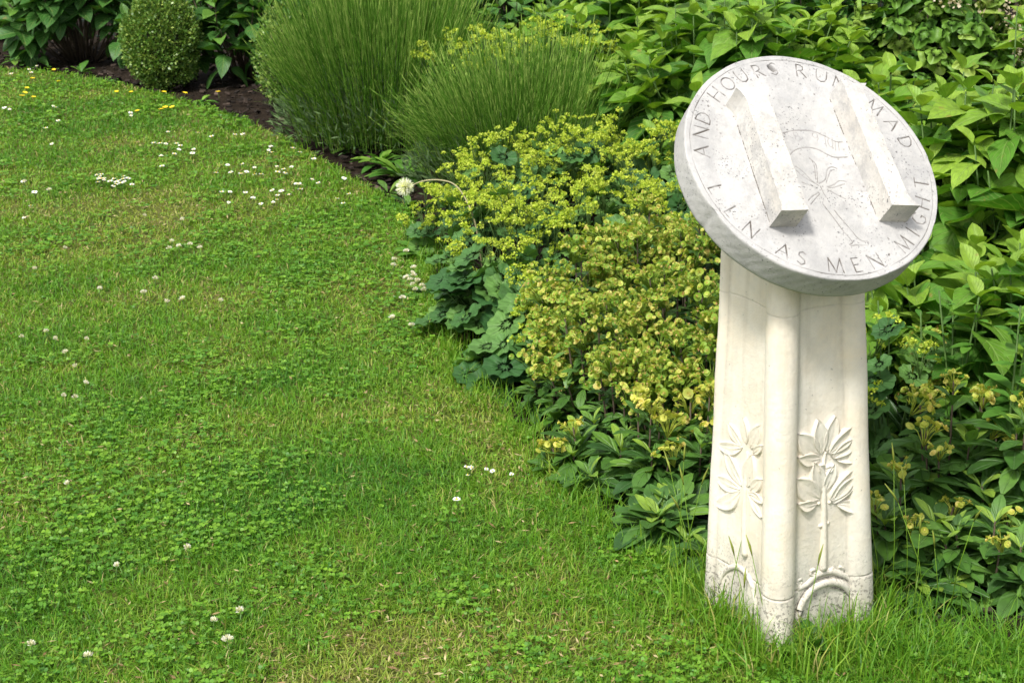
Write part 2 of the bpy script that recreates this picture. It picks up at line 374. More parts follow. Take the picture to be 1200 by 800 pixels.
P = lawn_points(36000)
dry = vnoise(P, 3.2, 5) * .6 + vnoise(P, 9, 6) * .6 + vnoise(P, 26, 7) * .4
lush = vnoise(P, 2.2, 8) * .5 + vnoise(P, 7, 9) * .5
n = len(P); ed = edge_dist(P); nearp = np.linalg.norm(P - PC, axis=1)
keep = rng.random(n) < np.clip(1.0 - .35 * np.clip(dry, 0, 1), .4, 1); P = P[keep]; dry = dry[keep]; lush = lush[keep]; ed = ed[keep]; nearp = nearp[keep]; n = len(P)
h = rng.uniform(.013, .031, n) * np.clip(1.1 - (P[:, 1] - 3) * .07, .62, 1.1) * (1 + .35 * np.clip(lush, -.6, 1)) * (1 - .25 * np.clip(dry, 0, 1))
h *= 1 + .5 * np.exp(-(ed / .06) ** 2)
dist = P[:, 1]
wd = rng.uniform(.0016, .0034, n) * np.clip(dist / 3.2, 1, 2.6) ** .75
tint = np.clip(rng.normal(.46, .18, n) + .30 * lush - .28 * dry, .12, 1)
straw = rng.random(n) < np.clip(.04 + .12 * dry, .02, .28); tint[straw] = rng.uniform(0, .12, straw.sum())
mb = MB(); blades(mb, P, h, wd, tint, 1.7)
g = mb.build('grass', M_GRASS); tag(g, 'short mown green grass of the lawn', 'grass', kind='stuff')

# clover
L_CLV = (np.array([(0, 0, 0), (.36, .32, .05), (.46, .75, .08), (0, .95, 0), (-.46, .75, .08), (-.36, .32, .05)]), np.array([(0, 1, 2, 3), (0, 3, 4, 5)]), np.array([(0, 0), (1, .3), (1, .8), (0, 1), (-1, .8), (-1, .3)]))
P = lawn_points(7500); cl = vnoise(P, 4.5, 21) * .7 + vnoise(P, 14, 22) * .6
k_ = rng.random(len(P)) < np.clip(.30 + 1.1 * cl, .05, 1); P = P[k_]; cl_ = cl[k_]
n = len(P); mb = MB(); a0 = rng.uniform(0, 6.28, n); sz = rng.uniform(.004, .0095, n) * (1 + .25 * np.clip(cl_, -1, 1)) * np.clip(P[:, 1] / 4.5, 1, 1.5); tl = rng.normal(0, .5, (n, 2)); zz = rng.uniform(.010, .030, n); tt = rng.random(n)
for k in range(3):
    a = a0 + k * 2.094; fw = np.stack([np.cos(a), np.sin(a), rng.uniform(-.1, .25, n)], 1); up = np.stack([tl[:, 0], tl[:, 1], np.ones(n)], 1)
    mb.inst(L_CLV, np.concatenate([P, zz[:, None]], 1), frames(fw, up), sz, tt)
tag(mb.build('clover', M_CLOV), 'low clover leaves mixed through the lawn', 'clover', kind='stuff')

# dead thatch lying in the sward
P = lawn_points(1500, 2.2, 8.6); P = P[rng.random(len(P)) < np.clip(.5 + .6 * (vnoise(P, 3.2, 5) * .6 + vnoise(P, 9, 6) * .6), .12, 1)]; n = len(P)
mb = MB(); fw = nrm(rng.normal(0, 1, (n, 3)) * [1, 1, .18]); up = nrm(rng.normal(0, .4, (n, 3)) + [0, 0, 1])
mb.inst(L_TINY, np.concatenate([P, rng.uniform(.006, .02, (n, 1))], 1), frames(fw, up), np.stack([rng.uniform(.003, .008, n), rng.uniform(.008, .026, n), np.full(n, .003)], 1), rng.random(n))
tag(mb.build('thatch', foliage('dead_thatch', [(0, (.16, .09, .04)), (.5, (.34, .24, .11)), (1, (.5, .42, .22))], .8, .15)), 'dead straw coloured bits lying in the lawn', 'thatch', kind='stuff')

# long grass round the pillar foot and along the bed edge
mb = MB()
ang = rng.uniform(0, 2 * np.pi, 1500); rr = .12 + np.abs(rng.normal(0, .07, 1500)); P1 = PC + np.stack([np.cos(ang) * rr, np.sin(ang) * rr], 1)
blades(mb, P1, rng.uniform(.04, .115, 1500), rng.uniform(.002, .004, 1500), np.clip(rng.normal(.42, .2, 1500), .05, 1), .9)
nf = 260; Pf = np.stack([rng.normal(.485, .055, nf), rng.normal(2.615, .03, nf)], 1); blades(mb, Pf, rng.uniform(.04, .10, nf), rng.uniform(.002, .0036, nf), np.clip(rng.normal(.4, .2, nf), .02, 1), .9)
n = 4200; P2 = np.stack([rng.uniform(.62, 1.7, n), 2.74 - .18 * rng.uniform(0, 1, n) + rng.normal(0, .04, n)], 1); P2[:, 1] -= (P2[:, 0] - .62) * .13
blades(mb, P2, rng.uniform(.03, .10, n), rng.uniform(.0016, .0032, n), np.clip(rng.normal(.62, .2, n), .02, 1), 1.1)
E_ = np.array(edge[12:20])
for a, b in zip(edge[12:-5], edge[13:-4]):
    m = int(np.linalg.norm(b - a) * 700); t = rng.random(m)[:, None]; Pn = a + (b - a) * t + rng.normal(0, .035, (m, 2)); blades(mb, Pn, rng.uniform(.03, .075, m), rng.uniform(.002, .0035, m), np.clip(rng.normal(.5, .2, m), .02, 1), .9)
tag(mb.build('long_grass', M_GRASS), 'longer uncut grass round the stone foot and bed edge', 'grass', kind='stuff')

# seed-headed grass stalks
def stalk_clump(name, pts, label, hh=(.15, .3)):
    t = thing(name, (pts[0][0], pts[0][1], 0), label, 'grass stalks'); mb = MB(); o = np.array([pts[0][0], pts[0][1], 0])
    for p in pts:
        p = np.array([p[0], p[1], 0]) - o; H = rng.uniform(*hh); d = rng.normal(0, .12, 2) * H
        c = [p, p + [d[0] * .3, d[1] * .3, H * .5], p + [d[0], d[1], H]]
        mb.tube(c, .0011, .0007, 4, .35); mb.tube([c[2], c[2] + [d[0] * .15, d[1] * .15, .018], c[2] + [d[0] * .4, d[1] * .4, .04]], [.001, .0025, .0006], None, 5, .12)
    mb.build('stalks', M_GRASS, t); return t
stalk_clump('grass_stalks', [at_z(x, y)[:2] for x, y in ((800, 690), (812, 700), (806, 682), (820, 690), (818, 704), (795, 672))], 'tall seeding grass stalks close to left side of the stone pillar', (.18, .33))
stalk_clump('grass_stalks', [at_z(x, y)[:2] for x, y in ((852, 735), (868, 742), (880, 748), (898, 765), (875, 752), (940, 775))], 'thin seeding grass stalks in front of the stone pillar', (.1, .2))
stalk_clump('grass_stalks', [at_z(x, y)[:2] for x, y in ((1030, 715), (1045, 720), (1062, 712), (1085, 728), (1098, 722), (1110, 735), (1070, 725))], 'tall seeding grass stalks just right of the stone pillar', (.15, .34))

# bark chips
mb = MB(); n = 26000
P = np.stack([rng.uniform(-5.5, 3.2, n), rng.uniform(2.6, 11, n)], 1); P = P[~inside(P, lawn_poly)]
ed = edge_dist(P); P = P[rng.random(len(P)) < np.exp(-ed / .7) + .1]; n = len(P)
fw = rng.normal(0, 1, (n, 3)); fw[:, 2] *= .3; up = rng.normal(0, .3, (n, 3)); up[:, 2] = 1
B = (np.array([(-.3, 0, 0), (.3, 0, 0), (.25, 1, 0), (-.25, 1, 0), (-.3, 0, .25), (.3, 0, .25), (.25, 1, .25), (-.25, 1, .25)]), np.array([(4, 5, 6, 7), (0, 1, 5, 4), (1, 2, 6, 5), (2, 3, 7, 6), (3, 0, 4, 7)]), np.zeros((8, 2)))
mb.inst(B, np.concatenate([P, rng.uniform(-.03, -.01, (n, 1))], 1), frames(fw, up), rng.uniform(.012, .038, n), rng.random(n) ** 2)
M_BARK = foliage('bark_chip', [(0, (.014, .011, .009)), (.6, (.036, .026, .02)), (.88, (.09, .065, .05)), (1, (.28, .22, .17))], .9, .0, spec=.2)
tag(mb.build('bark_mulch', M_BARK, smooth=False), 'dark brown bark chips covering the border soil', 'mulch', kind='stuff')

# ================================================================ the stone hour marker
st_root = thing('stone_sundial', (PC[0], PC[1], 0), 'carved pale stone hour marker, a tilted round dial numbered 11 on a tapering pillar', 'stone monument')
RT = np.array([PC[0], PC[1], 0.])
DEL = math.radians(18.2)
def sect(z):
    return np.array([.5308 - .0289 * z, 2.80 + .010 * z]), .1340 - .0476 * z, .0315 - .0035 * z
REC = .012
def crad(z, k): return sect(z)[2] * (.62 if k % 4 == 3 else 1.)
def corner(z, k): # k: 0 front, 1 right, 2 back, 3 left
    k = k % 4; c, rho, r = sect(z); a = -math.pi / 2 - DEL + k * math.pi / 2; return c + (rho + (.012 if k == 3 else 0)) * np.array([math.cos(a), math.sin(a)])
def side(z, k):
    A = corner(z, k); B = corner(z, k + 1); d = B - A; L = np.linalg.norm(d); d = d / L; return A, B, d, np.array([d[1], -d[0]])
def section(z, na=26, npn=14):
    pts = []; dirt_shade = []
    for k in range(4):
        A = corner(z, k); r = crad(z, k); e = min(REC, r * .6); al = math.asin(e / r)
        _, _, dp, np_ = side(z, (k + 3) % 4); _, B, dn_, nn = side(z, k)
        s0 = math.atan2(np_[1], np_[0]) - math.pi / 2 + al; s1 = math.atan2(nn[1], nn[0]) + math.pi / 2 - al
        while s1 < s0: s1 += 2 * math.pi
        for i in range(na + 1):
            a = s0 + (s1 - s0) * i / na; pts.append(A + r * np.array([math.cos(a), math.sin(a)])); dirt_shade.append(.75 if i in (0, na) else (.25 if i in (1, na - 1) else 0))  # creases beside the rolls darkened in colour as shadow lines
        r2 = crad(z, k + 1); e2_ = min(REC, r2 * .6)
        p0 = A + dn_ * math.sqrt(r * r - e * e) + nn * e; p1 = B - dn_ * math.sqrt(r2 * r2 - e2_ * e2_) + nn * e2_
        for i in range(1, npn):
            t = i / npn; pts.append(p0 + (p1 - p0) * t - nn * .003 * math.sin(math.pi * t)); dirt_shade.append(0)
    return np.array(pts), np.array(dirt_shade)
D_PAR = [-1.147538204781729, 0.8357478418198296, 2.85, 953.1814463175613, 192.01311856720488, 0.2403116774042729, 0.05593776539973723]
dn = np.array([math.cos(D_PAR[1]) * math.cos(D_PAR[0]), math.cos(D_PAR[1]) * math.sin(D_PAR[0]), math.sin(D_PAR[1])])
DC = CO + D_PAR[2] * ray(D_PAR[3], D_PAR[4]); DR = D_PAR[5]; DT = D_PAR[6]
de1 = nrm(np.cross([0, 0, 1], dn)); de2 = np.cross(dn, de1)
ph = math.radians(-4.5); de1, de2 = math.cos(ph) * de1 + math.sin(ph) * de2, -math.sin(ph) * de1 + math.cos(ph) * de2
zs = np.concatenate([np.linspace(-.04, .95, 150)])
JO = [.118, .66]        # joints
def jz(x, k): return JO[k] + .001 * math.sin(x * 60 + k) + (.012 * (x - .53) if k == 0 else 0)
zlist = sorted(set(np.round(np.concatenate([np.linspace(-.04, .95, 120), np.linspace(.1, .14, 41), np.linspace(.65, .672, 23)]), 5)))
V = []; dirt_shade = []; s0, d0 = section(0.); K = len(s0)
mid = DC - dn * DT * .5
for z in zlist:
    s, dd = section(z)
    c = sect(z)[0]; jd = np.zeros(K); V_ = np.zeros((K, 3)); 
    for k in range(2):
        for i in range(K):
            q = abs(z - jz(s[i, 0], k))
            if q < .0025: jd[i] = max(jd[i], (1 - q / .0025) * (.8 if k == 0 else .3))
    zz = np.full(K, z)
    # the head of the shaft is cut to the slope of the dial
    zmax = mid[2] - ((s[:, 0] - mid[0]) * dn[0] + (s[:, 1] - mid[1]) * dn[1]) / dn[2]
    zz = np.minimum(zz, zmax)
    base_out = 0.0006 if z < JO[0] - .002 else 0
    nz = .0005 * np.sin(s[:, 0] * 90 + z * 23) + .0003 * np.sin(s[:, 1] * 70 - z * 31) + .00018 * np.sin(s[:, 0] * 410 + s[:, 1] * 300 + z * 97)
    dirv = nrm(s - c)
    s = s + dirv * (base_out + nz - jd * .003)[:, None]
    V_[:, :2] = s; V_[:, 2] = zz; V.append(V_)
    crease_dark = .6 if z < .12 else .28  # strength of the painted crease shade, heavier near the foot
    dirt_shade.append(np.maximum(dd * crease_dark, jd * .7))
V = np.concatenate(V) - RT; nz_ = len(zlist)
Q = [(i * K + j, i * K + (j + 1) % K, (i + 1) * K + (j + 1) % K, (i + 1) * K + j) for i in range(nz_ - 1) for j in range(K)]
pillar = link('pillar', make_mesh('pillar', V, Q, None, None, [M_STONE], attrs={'dirt_shade': np.concatenate(dirt_shade)}), st_root)

# ---- relief carving on the two faces turned to the lawn
def face_frame(k):
    A0, B0, d, nn = side(.05, k); A1, B1, _, _ = side(.6, k)
    p0 = np.array([*((A0 + B0) / 2 + nn * (REC - .003)), .05]); p1 = np.array([*((A1 + B1) / 2 + nn * (REC - .003)), .6])
    up = nrm(p1 - p0); d3 = np.array([d[0], d[1], 0]); n3 = nrm(np.cross(d3, up)); return p0, d3, np.cross(n3, d3), n3
def on_face(fr, x, y):
    p0, d3, up, n3 = fr; d = ray(x, y); t = ((p0 - CO) @ n3) / (d @ n3); return CO + t * d
FR = face_frame(0); FL = face_frame(3)
Z3 = lambda x, y: (800 + x / 2.668, 480 + y / 2.668)
def relief_leaf(mb, fr, a, b, wd=.42, hh=.0085, curl=0.):
    A = on_face(fr, *a); B_ = on_face(fr, *b); n3 = fr[3]; ax = B_ - A; L = np.linalg.norm(ax); ax /= L; sd = np.cross(n3, ax)
    nu, nv = 14, 16; V = []; 
    for i in range(nv + 1):
        v = i / nv; ww = wd * L * (math.sin(math.pi * min(1, v * .97 + .02) ** .95)) ** .9 * .56 if 0 < i < nv else .0008
        off = curl * L * math.sin(v * math.pi * .9) 
        for j in range(nu + 1):
            u = j / nu * 2 - 1
            rise = hh * (.35 + .6 * math.sin(v * 2.2)) * (.55 + .45 * abs(u) ** 1.5) + .0022 * math.exp(-(u / .12) ** 2) * (1 - v) + hh * .25 * v
            if abs(u) > .99: rise = -.003
            V.append(A + ax * v * L + sd * (u * ww + off) + n3 * rise)
    Q = [(i * (nu + 1) + j, i * (nu + 1) + j + 1, (i + 1) * (nu + 1) + j + 1, (i + 1) * (nu + 1) + j) for i in range(nv) for j in range(nu)]
    mb.add(np.array(V) - RT, Q)
def relief_tube(mb, fr, pts, r, r1=None, n=10, lift=.0):
    P = [on_face(fr, *p) + fr[3] * lift - RT for p in pts]; mb.tube(P, r, r1, n)
def smooth_pl(pts, m=6):
    pts = np.array(pts, float); out = []
    for i in range(len(pts) - 1):
        p0 = pts[max(i - 1, 0)]; p1 = pts[i]; p2 = pts[i + 1]; p3 = pts[min(i + 2, len(pts) - 1)]
        for k in range(m):
            t = k / m; out.append(.5 * ((2 * p1) + (-p0 + p2) * t + (2 * p0 - 5 * p1 + 4 * p2 - p3) * t * t + (-p0 + 3 * p1 - 3 * p2 + p3) * t ** 3))
    out.append(pts[-1]); return np.array(out)
mb = MB()
for a, b, w_, c_ in [((418, 292), (356, 290), .42, .1), ((426, 275), (352, 212), .5, .05), ((432, 255), (404, 162), .42, 0), ((442, 252), (468, 165), .4, 0), ((458, 282), (522, 178), .42, -.05), ((466, 290), (542, 200), .36, .08), ((478, 292), (546, 318), .36, .1),
                  ((428, 150), (356, 145), .42, .08), ((424, 138), (357, 72), .5, .05), ((432, 135), (418, 28), .42, 0), ((448, 128), (472, 15), .4, 0), ((456, 135), (522, 42), .42, -.05), ((466, 148), (542, 86), .4, .06), ((478, 155), (542, 152), .36, .1), ((440, 190), (418, 172), .7, 0), ((440, 190), (462, 176), .7, 0)]:
    relief_leaf(mb, FR, Z3(*a), Z3(*b), w_ * 1.15, .009 if b[0] < 515 else .015, c_)
relief_tube(mb, FR, smooth_pl([Z3(438, 500), Z3(440, 400), Z3(441, 330), Z3(440, 250), Z3(438, 190), Z3(445, 130)]), np.linspace(.0078, .003, 31))
for p in ((430, 362), (452, 352), (424, 292), (458, 288)): relief_tube(mb, FR, [Z3(p[0] - 6, p[1]), Z3(*p), Z3(p[0] + 6, p[1])], [.002, .0048, .002], None, 8)
mb.build('carved_branch', M_STONE, pillar)
mb = MB()
for a, b, w_, c_ in [((182, 255), (104, 288), .36, .1), ((180, 248), (108, 205), .42, .05), ((186, 236), (140, 120), .42, .06), ((203, 240), (222, 140), .5, 0), ((214, 250), (254, 218), .5, 0), ((210, 262), (256, 292), .4, .1), ((208, 268), (252, 335), .25, 0),
                  ((188, 118), (112, 102), .36, .08), ((184, 110), (150, 40), .5, .04), ((200, 105), (196, 22), .42, 0), ((214, 118), (248, 48), .5, 0), ((222, 136), (256, 112), .4, 0)]:
    relief_leaf(mb, FL, Z3(*a), Z3(*b), w_ * 1.0, .0065, c_)
relief_tube(mb, FL, smooth_pl([Z3(196, 455), Z3(194, 360), Z3(196, 270), Z3(200, 190), Z3(204, 130)]), np.linspace(.0075, .003, 25))
mb.build('carved_branch', M_STONE, pillar)
Z8 = lambda x, y: (910 + x / 6.154, 640 + y / 6.154)
arc = smooth_pl([Z8(128, 640), Z8(140, 500), Z8(175, 400), Z8(235, 315), Z8(310, 268), Z8(390, 252), Z8(470, 270), Z8(530, 330), Z8(575, 420), Z8(598, 520), Z8(605, 640), Z8(605, 800)])
mb = MB(); relief_tube(mb, FR, arc, .0085, None, 12, .001)
arc2 = smooth_pl([Z8(150, 300), Z8(215, 270), Z8(290, 205), Z8(390, 178), Z8(480, 205), Z8(545, 240)])
relief_tube(mb, FR, arc2, .0075, None, 10, -.002)
for cx_, cy_, sg in ((165, 262, 1), (530, 200, -1), (262, 192, 1), (455, 172, -1)):
    relief_tube(mb, FR, [Z8(cx_ + sg * (8 + 24 * (1 - k / 14)) * math.cos(k * .42 + 1.2), cy_ - (6 + 24 * (1 - k / 14)) * math.sin(k * .42 + 1.2)) for k in range(15)], .0036, .0022, 8, .001)
for p in ((330, 168), (400, 158)): relief_tube(mb, FR, [Z8(p[0] - 18, p[1] + 14), Z8(*p), Z8(p[0] + 18, p[1] + 12)], [.003, .0055, .003], None, 8, -.001)
mb.build('carved_arch', M_STONE, pillar)
M_LICH_SHADE = plain('lichen_shade_dark', (.08, .07, .06), .95, (.24, .23, .2), 200)  # lichen colour round the arch, also the painted shade at the bars
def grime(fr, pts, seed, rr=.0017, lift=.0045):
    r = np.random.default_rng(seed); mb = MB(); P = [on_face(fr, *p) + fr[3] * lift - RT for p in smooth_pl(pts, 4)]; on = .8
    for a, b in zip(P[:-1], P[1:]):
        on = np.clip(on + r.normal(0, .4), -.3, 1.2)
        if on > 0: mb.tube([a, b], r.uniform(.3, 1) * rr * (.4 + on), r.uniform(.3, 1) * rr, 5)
    mb.build('lichen_shade_seam', M_LICH_SHADE, pillar)
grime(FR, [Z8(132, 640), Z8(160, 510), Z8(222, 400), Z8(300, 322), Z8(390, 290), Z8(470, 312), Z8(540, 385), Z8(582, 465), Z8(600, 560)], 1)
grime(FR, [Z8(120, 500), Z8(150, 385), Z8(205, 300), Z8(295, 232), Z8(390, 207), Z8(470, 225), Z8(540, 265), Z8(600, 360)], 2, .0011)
arcl = smooth_pl([Z3(110, 640), Z3(112, 560), Z3(130, 510), Z3(160, 490), Z3(190, 500), Z3(218, 545), Z3(230, 610), Z3(236, 700)])
mb = MB(); relief_tube(mb, FL, arcl, .006, None, 10, .0); mb.build('carved_arch', M_STONE, pillar)

# ---- dial disc with cut lettering (real relief on a polar mesh)
TR = CO
def todisc(x, y, h=0.):
    d = ray(x, y); t = ((DC + h * dn - CO) @ dn) / (d @ dn); p = CO + t * d - DC - h * dn; return np.array([p @ de1, p @ de2]) / DR
A_ = lambda *p: list(p)
GL = {  # stroke alphabet, unit cell; (polyline, weight)
 'A': (.95, [([(0, 0), (.48, 1)], .7), ([(.48, 1), (.95, 0)], 1.25), ([(.2, .36), (.74, .36)], .6)]),
 'N': (1.0, [([(.1, 0), (.1, 1)], .7), ([(.1, 1), (.95, 0)], 1.25), ([(.95, 0), (.95, 1)], .7)]),
 'D': (.95, [([(.1, 0), (.1, 1)], 1.1), ([(.1, 1), (.45, .98), (.8, .78), (.92, .5), (.8, .2), (.45, .02), (.1, 0)], .8)]),
 'H': (1.0, [([(.1, 0), (.1, 1)], 1.1), ([(.92, 0), (.92, 1)], 1.1), ([(.1, .52), (.92, .52)], .6)]),
 'O': (1.1, [([(.55 + .5 * math.cos(t), .5 + .5 * math.sin(t)) for t in np.linspace(0, 2 * np.pi, 19)], .9)]),
 'U': (1.0, [([(.1, 1), (.1, .38), (.2, .12), (.5, 0), (.8, .12), (.9, .38), (.9, 1)], .9)]),
 'R': (.8, [([(.1, 0), (.1, 1)], 1.1), ([(.1, 1), (.45, .98), (.62, .8), (.6, .62), (.4, .5), (.1, .48)], .8), ([(.35, .5), (.8, 0)], 1.1)]),
 'S': (.6, [([(.58, .88), (.35, 1), (.1, .86), (.1, .66), (.32, .52), (.55, .38), (.58, .16), (.34, 0), (.05, .14)], .9)]),
 'M': (1.25, [([(.05, 0), (.18, 1)], .7), ([(.18, 1), (.62, 0)], 1.2), ([(.62, 0), (1.05, 1)], .7), ([(1.05, 1), (1.2, 0)], 1.2)]),
 'E': (.65, [([(.1, 0), (.1, 1)], 1.1), ([(.1, 1), (.6, 1)], .7), ([(.1, .52), (.5, .52)], .6), ([(.1, 0), (.62, 0)], .7)]),
 'L': (.6, [([(.1, 0), (.1, 1)], 1.1), ([(.1, 0), (.6, 0)], .7)]),
 'I': (.2, [([(.1, 0), (.1, 1)], 1.1)]),
 'G': (1.0, [([(.88, .85), (.6, 1), (.25, .9), (.06, .55), (.2, .15), (.55, 0), (.88, .12), (.88, .42), (.7, .42)], .9)]),
 'T': (.8, [([(.42, 0), (.42, 1)], 1.1), ([(.02, 1), (.82, 1)], .7)]),
 '.': (.2, [([(.06, .48), (.12, .52)], 1.4)])}
LTR = [('A', 821.5, 177), ('N', 821, 155), ('D', 822, 137), ('.', 827, 122), ('H', 836, 108), ('O', 849, 94), ('U', 866, 85), ('R', 886, 79), ('S', 905, 78), ('R', 938, 82), ('U', 963, 88), ('N', 984, 97),
       ('M', 1026, 125), ('A', 1043, 147), ('D', 1059, 167)]
LBR = [('L', 837, 222), ('L', 857, 248), ('N', 881, 268), ('A', 919, 292), ('S', 940, 300), ('M', 979, 310), ('E', 1004, 310), ('N', 1026, 306), ('.', 1043, 299), ('M', 1060, 286), ('I', 1072, 273), ('G', 1078, 257), ('H', 1081, 238), ('T', 1081, 215)]
strokes = []      # (polyline in disc units, half width, depth, dirt)
HT = .112
for row, inward in ((LTR, False), (LBR, True)):
    for ch, x, y in row:
        q = todisc(x, y); a = math.atan2(q[1], q[0]); wd_, ls = GL[ch]
        rad = np.array([math.cos(a), math.sin(a)]); upv = -rad if inward else rad; rt = np.array([upv[1], -upv[0]])
        c0 = rad * .875 - upv * HT * .5 - rt * wd_ * HT * .46
        for pl, wt in ls: strokes.append(([c0 + rt * px * HT * .92 + upv * py * HT for px, py in pl], 0.0052 * wt, .0018, 1.0 if not ch == 'S' else .7))
def pxl(pts, sc_, ox, oy): return [todisc(ox + x / sc_, oy + y / sc_) for x, y in pts]
z7 = lambda pts: pxl(pts, 8., 910, 140)
for pl in ([(60, 130), (130, 110), (200, 103), (340, 112), (450, 155), (560, 208), (625, 210)], [(130, 330), (180, 285), (280, 265), (380, 280), (470, 325), (545, 355), (665, 353)]):
    strokes.append((list(smooth_pl(z7(pl), 4)), .0042, .0012, .75))
for pl in ([(180, 440), (250, 490), (330, 570), (400, 620)], [(190, 480), (260, 540), (370, 600)], [(240, 590), (320, 620), (380, 635)], [(310, 365), (370, 420), (385, 500), (385, 590)], [(330, 380), (360, 450), (372, 560)],
           [(400, 600), (460, 560), (480, 470), (520, 445), (565, 460)], [(470, 590), (505, 490), (545, 470)], [(480, 630), (540, 610), (590, 575), (655, 582)], [(490, 640), (560, 630), (640, 605)], [(480, 655), (560, 700), (650, 745)], [(400, 680), (340, 720), (300, 760)], [(405, 700), (360, 750), (325, 795)], [(415, 625), (440, 680), (470, 730)]):
    strokes.append((list(smooth_pl(z7(pl), 4)), .004, .0011, .6))
z4 = lambda pts: pxl(pts, 6.667, 930, 230)
for pl in ([(320, 110), (350, 150), (400, 205), (450, 265), (500, 325), (540, 350), (585, 355), (582, 385), (500, 382), (450, 388)], [(230, 60), (300, 150), (380, 260), (440, 330), (462, 360), (440, 378)]):
    strokes.append((list(smooth_pl(z4(pl), 4)), .0042, .0012, .65))
DIG = {'8': [[(.5 + .32 * math.cos(t), .75 + .24 * math.sin(t)) for t in np.linspace(0, 6.28, 11)], [(.5 + .4 * math.cos(t), .26 + .26 * math.sin(t)) for t in np.linspace(0, 6.28, 11)]],
       '9': [[(.5 + .36 * math.cos(t), .7 + .3 * math.sin(t)) for t in np.linspace(0, 6.28, 12)], [(.86, .7), (.8, .3), (.45, 0)]],
       '10': [[(.1, 0), (.1, 1)], [(.8 + .36 * math.cos(t), .5 + .5 * math.sin(t)) for t in np.linspace(0, 6.28, 12)]],
       '11': [[(.1, 0), (.1, 1)], [(.6, 0), (.6, 1)]]}
for d_, x, y, rot in (('8', 934, 160, 8), ('9', 956, 161, 0), ('10', 971, 167, -12), ('11', 982.5, 172, -16)):
    q = todisc(x, y); r_ = math.radians(rot); ex = np.array([math.cos(r_), math.sin(r_)]); ey = np.array([-math.sin(r_), math.cos(r_)])
    for pl in DIG[d_]: strokes.append(([q + ex * (px - .5) * .055 + ey * (py - .5) * .08 for px, py in pl], .0034, .0008, .4))

NT = 1500
rings = np.concatenate([np.linspace(.012, .78, 135)[:-1], np.linspace(.78, .965, 110)[:-1], np.linspace(.965, .992, 8)])
TH = np.arange(NT) * 2 * np.pi / NT
X = (rings[:, None] * np.cos(TH)[None]).ravel(); Y = (rings[:, None] * np.sin(TH)[None]).ravel(); XY = np.stack([X, Y], 1)
dep = np.zeros(len(XY)); dirt_shade = np.zeros(len(XY))
gl = np.random.default_rng(3)
for pl, hw, dp, di in strokes:
    pl = np.array(pl)
    for a, b in zip(pl[:-1], pl[1:]):
        lo = np.minimum(a, b) - hw * 2; hi = np.maximum(a, b) + hw * 2
        idx = np.where((X > lo[0]) & (X < hi[0]) & (Y > lo[1]) & (Y < hi[1]))[0]
        if not len(idx): continue
        ab = b - a; t = np.clip(((XY[idx] - a) @ ab) / (ab @ ab + 1e-12), 0, 1); d = np.linalg.norm(XY[idx] - a - t[:, None] * ab, axis=1)
        k = np.clip(1.35 - d / hw, 0, 1); dep[idx] = np.maximum(dep[idx], k * dp); dirt_shade[idx] = np.maximum(dirt_shade[idx], k * di)
# border line, broken by wear
rr_ = np.hypot(X, Y); th_ = np.arctan2(Y, X)
wob = .0015 * np.sin(th_ * 7 + 1) + .001 * np.sin(th_ * 23)
k = np.clip(1.3 - np.abs(rr_ - .957 - wob) / .0036, 0, 1) * (.55 + .45 * np.sin(th_ * 5 + 2) * np.sin(th_ * 11))
dep = np.maximum(dep, k * .0014); dirt_shade = np.maximum(dirt_shade, k * .95)
# weather pits, and the deep hole near the top edge
for _ in range(260):
    a = gl.uniform(0, 6.28); r_ = math.sqrt(gl.uniform(0, .9)); c = np.array([r_ * math.cos(a), r_ * math.sin(a)]); s = gl.uniform(.003, .009)
    idx = np.where((abs(X - c[0]) < s * 2) & (abs(Y - c[1]) < s * 2))[0]
    if len(idx):
        kk = np.clip(1.3 - np.hypot(X[idx] - c[0], Y[idx] - c[1]) / s, 0, 1); dep[idx] = np.maximum(dep[idx], kk * .001); dirt_shade[idx] = np.maximum(dirt_shade[idx], kk * gl.uniform(.2, .85))
hq = todisc(904.5, 80.5)
hx = (X - hq[0]) * .8 + (Y - hq[1]) * .6; hy = -(X - hq[0]) * .6 + (Y - hq[1]) * .8
kk = np.clip(1.4 - np.hypot(hx / .019, hy / .034), 0, 1); dep = np.maximum(dep, kk * .012); dirt_shade = np.maximum(dirt_shade, kk * 1.2)
sw = .0006 * np.sin(X * 9 + 1) * np.sin(Y * 8) + .0002 * np.sin(X * 60) * np.sin(Y * 55)
Vd = DC + DR * (X[:, None] * de1 + Y[:, None] * de2) + (sw - dep)[:, None] * dn
NR = len(rings)
# rim, side and back rings
chip = .0006 * np.sin(TH * 5) + .0003 * np.sin(TH * 17 + 1)
for cpos, dep_ in ((math.radians(47.5), .010), (math.radians(58), .007), (math.radians(-3), .004), (math.radians(-38), .003), (math.radians(200), .002)):
    chip -= dep_ * np.exp(-((TH - (cpos % (2 * np.pi))) / .035) ** 2)
extra = []
side = [(.998, -.001), (1.0, -.004)] + [(1.0 - .00 * t, -.004 - t * (DT - .008)) for t in np.linspace(.1, 1, 10)] + [(.994, -DT), (.8, -DT), (.4, -DT), (.05, -DT)]
for r_, z_ in side:
    rad = DR * r_ + (chip if r_ > .95 else 0)
    if -.05 < z_ < -.004: rad = rad + .00025 * np.sin(TH * 37 + z_ * 150) + .0002 * np.sin(TH * 61 - z_ * 230)
    extra.append(DC + (rad * np.cos(TH))[:, None] * de1 + (rad * np.sin(TH))[:, None] * de2 + z_ * dn)
Vd = np.concatenate([Vd] + extra); NA = NR + len(side)
ii, jj = np.meshgrid(np.arange(NA - 1), np.arange(NT), indexing='ij'); jn = (jj + 1) % NT
Q = np.stack([ii * NT + jj, (ii + 1) * NT + jj, (ii + 1) * NT + jn, ii * NT + jn], -1).reshape(-1, 4)
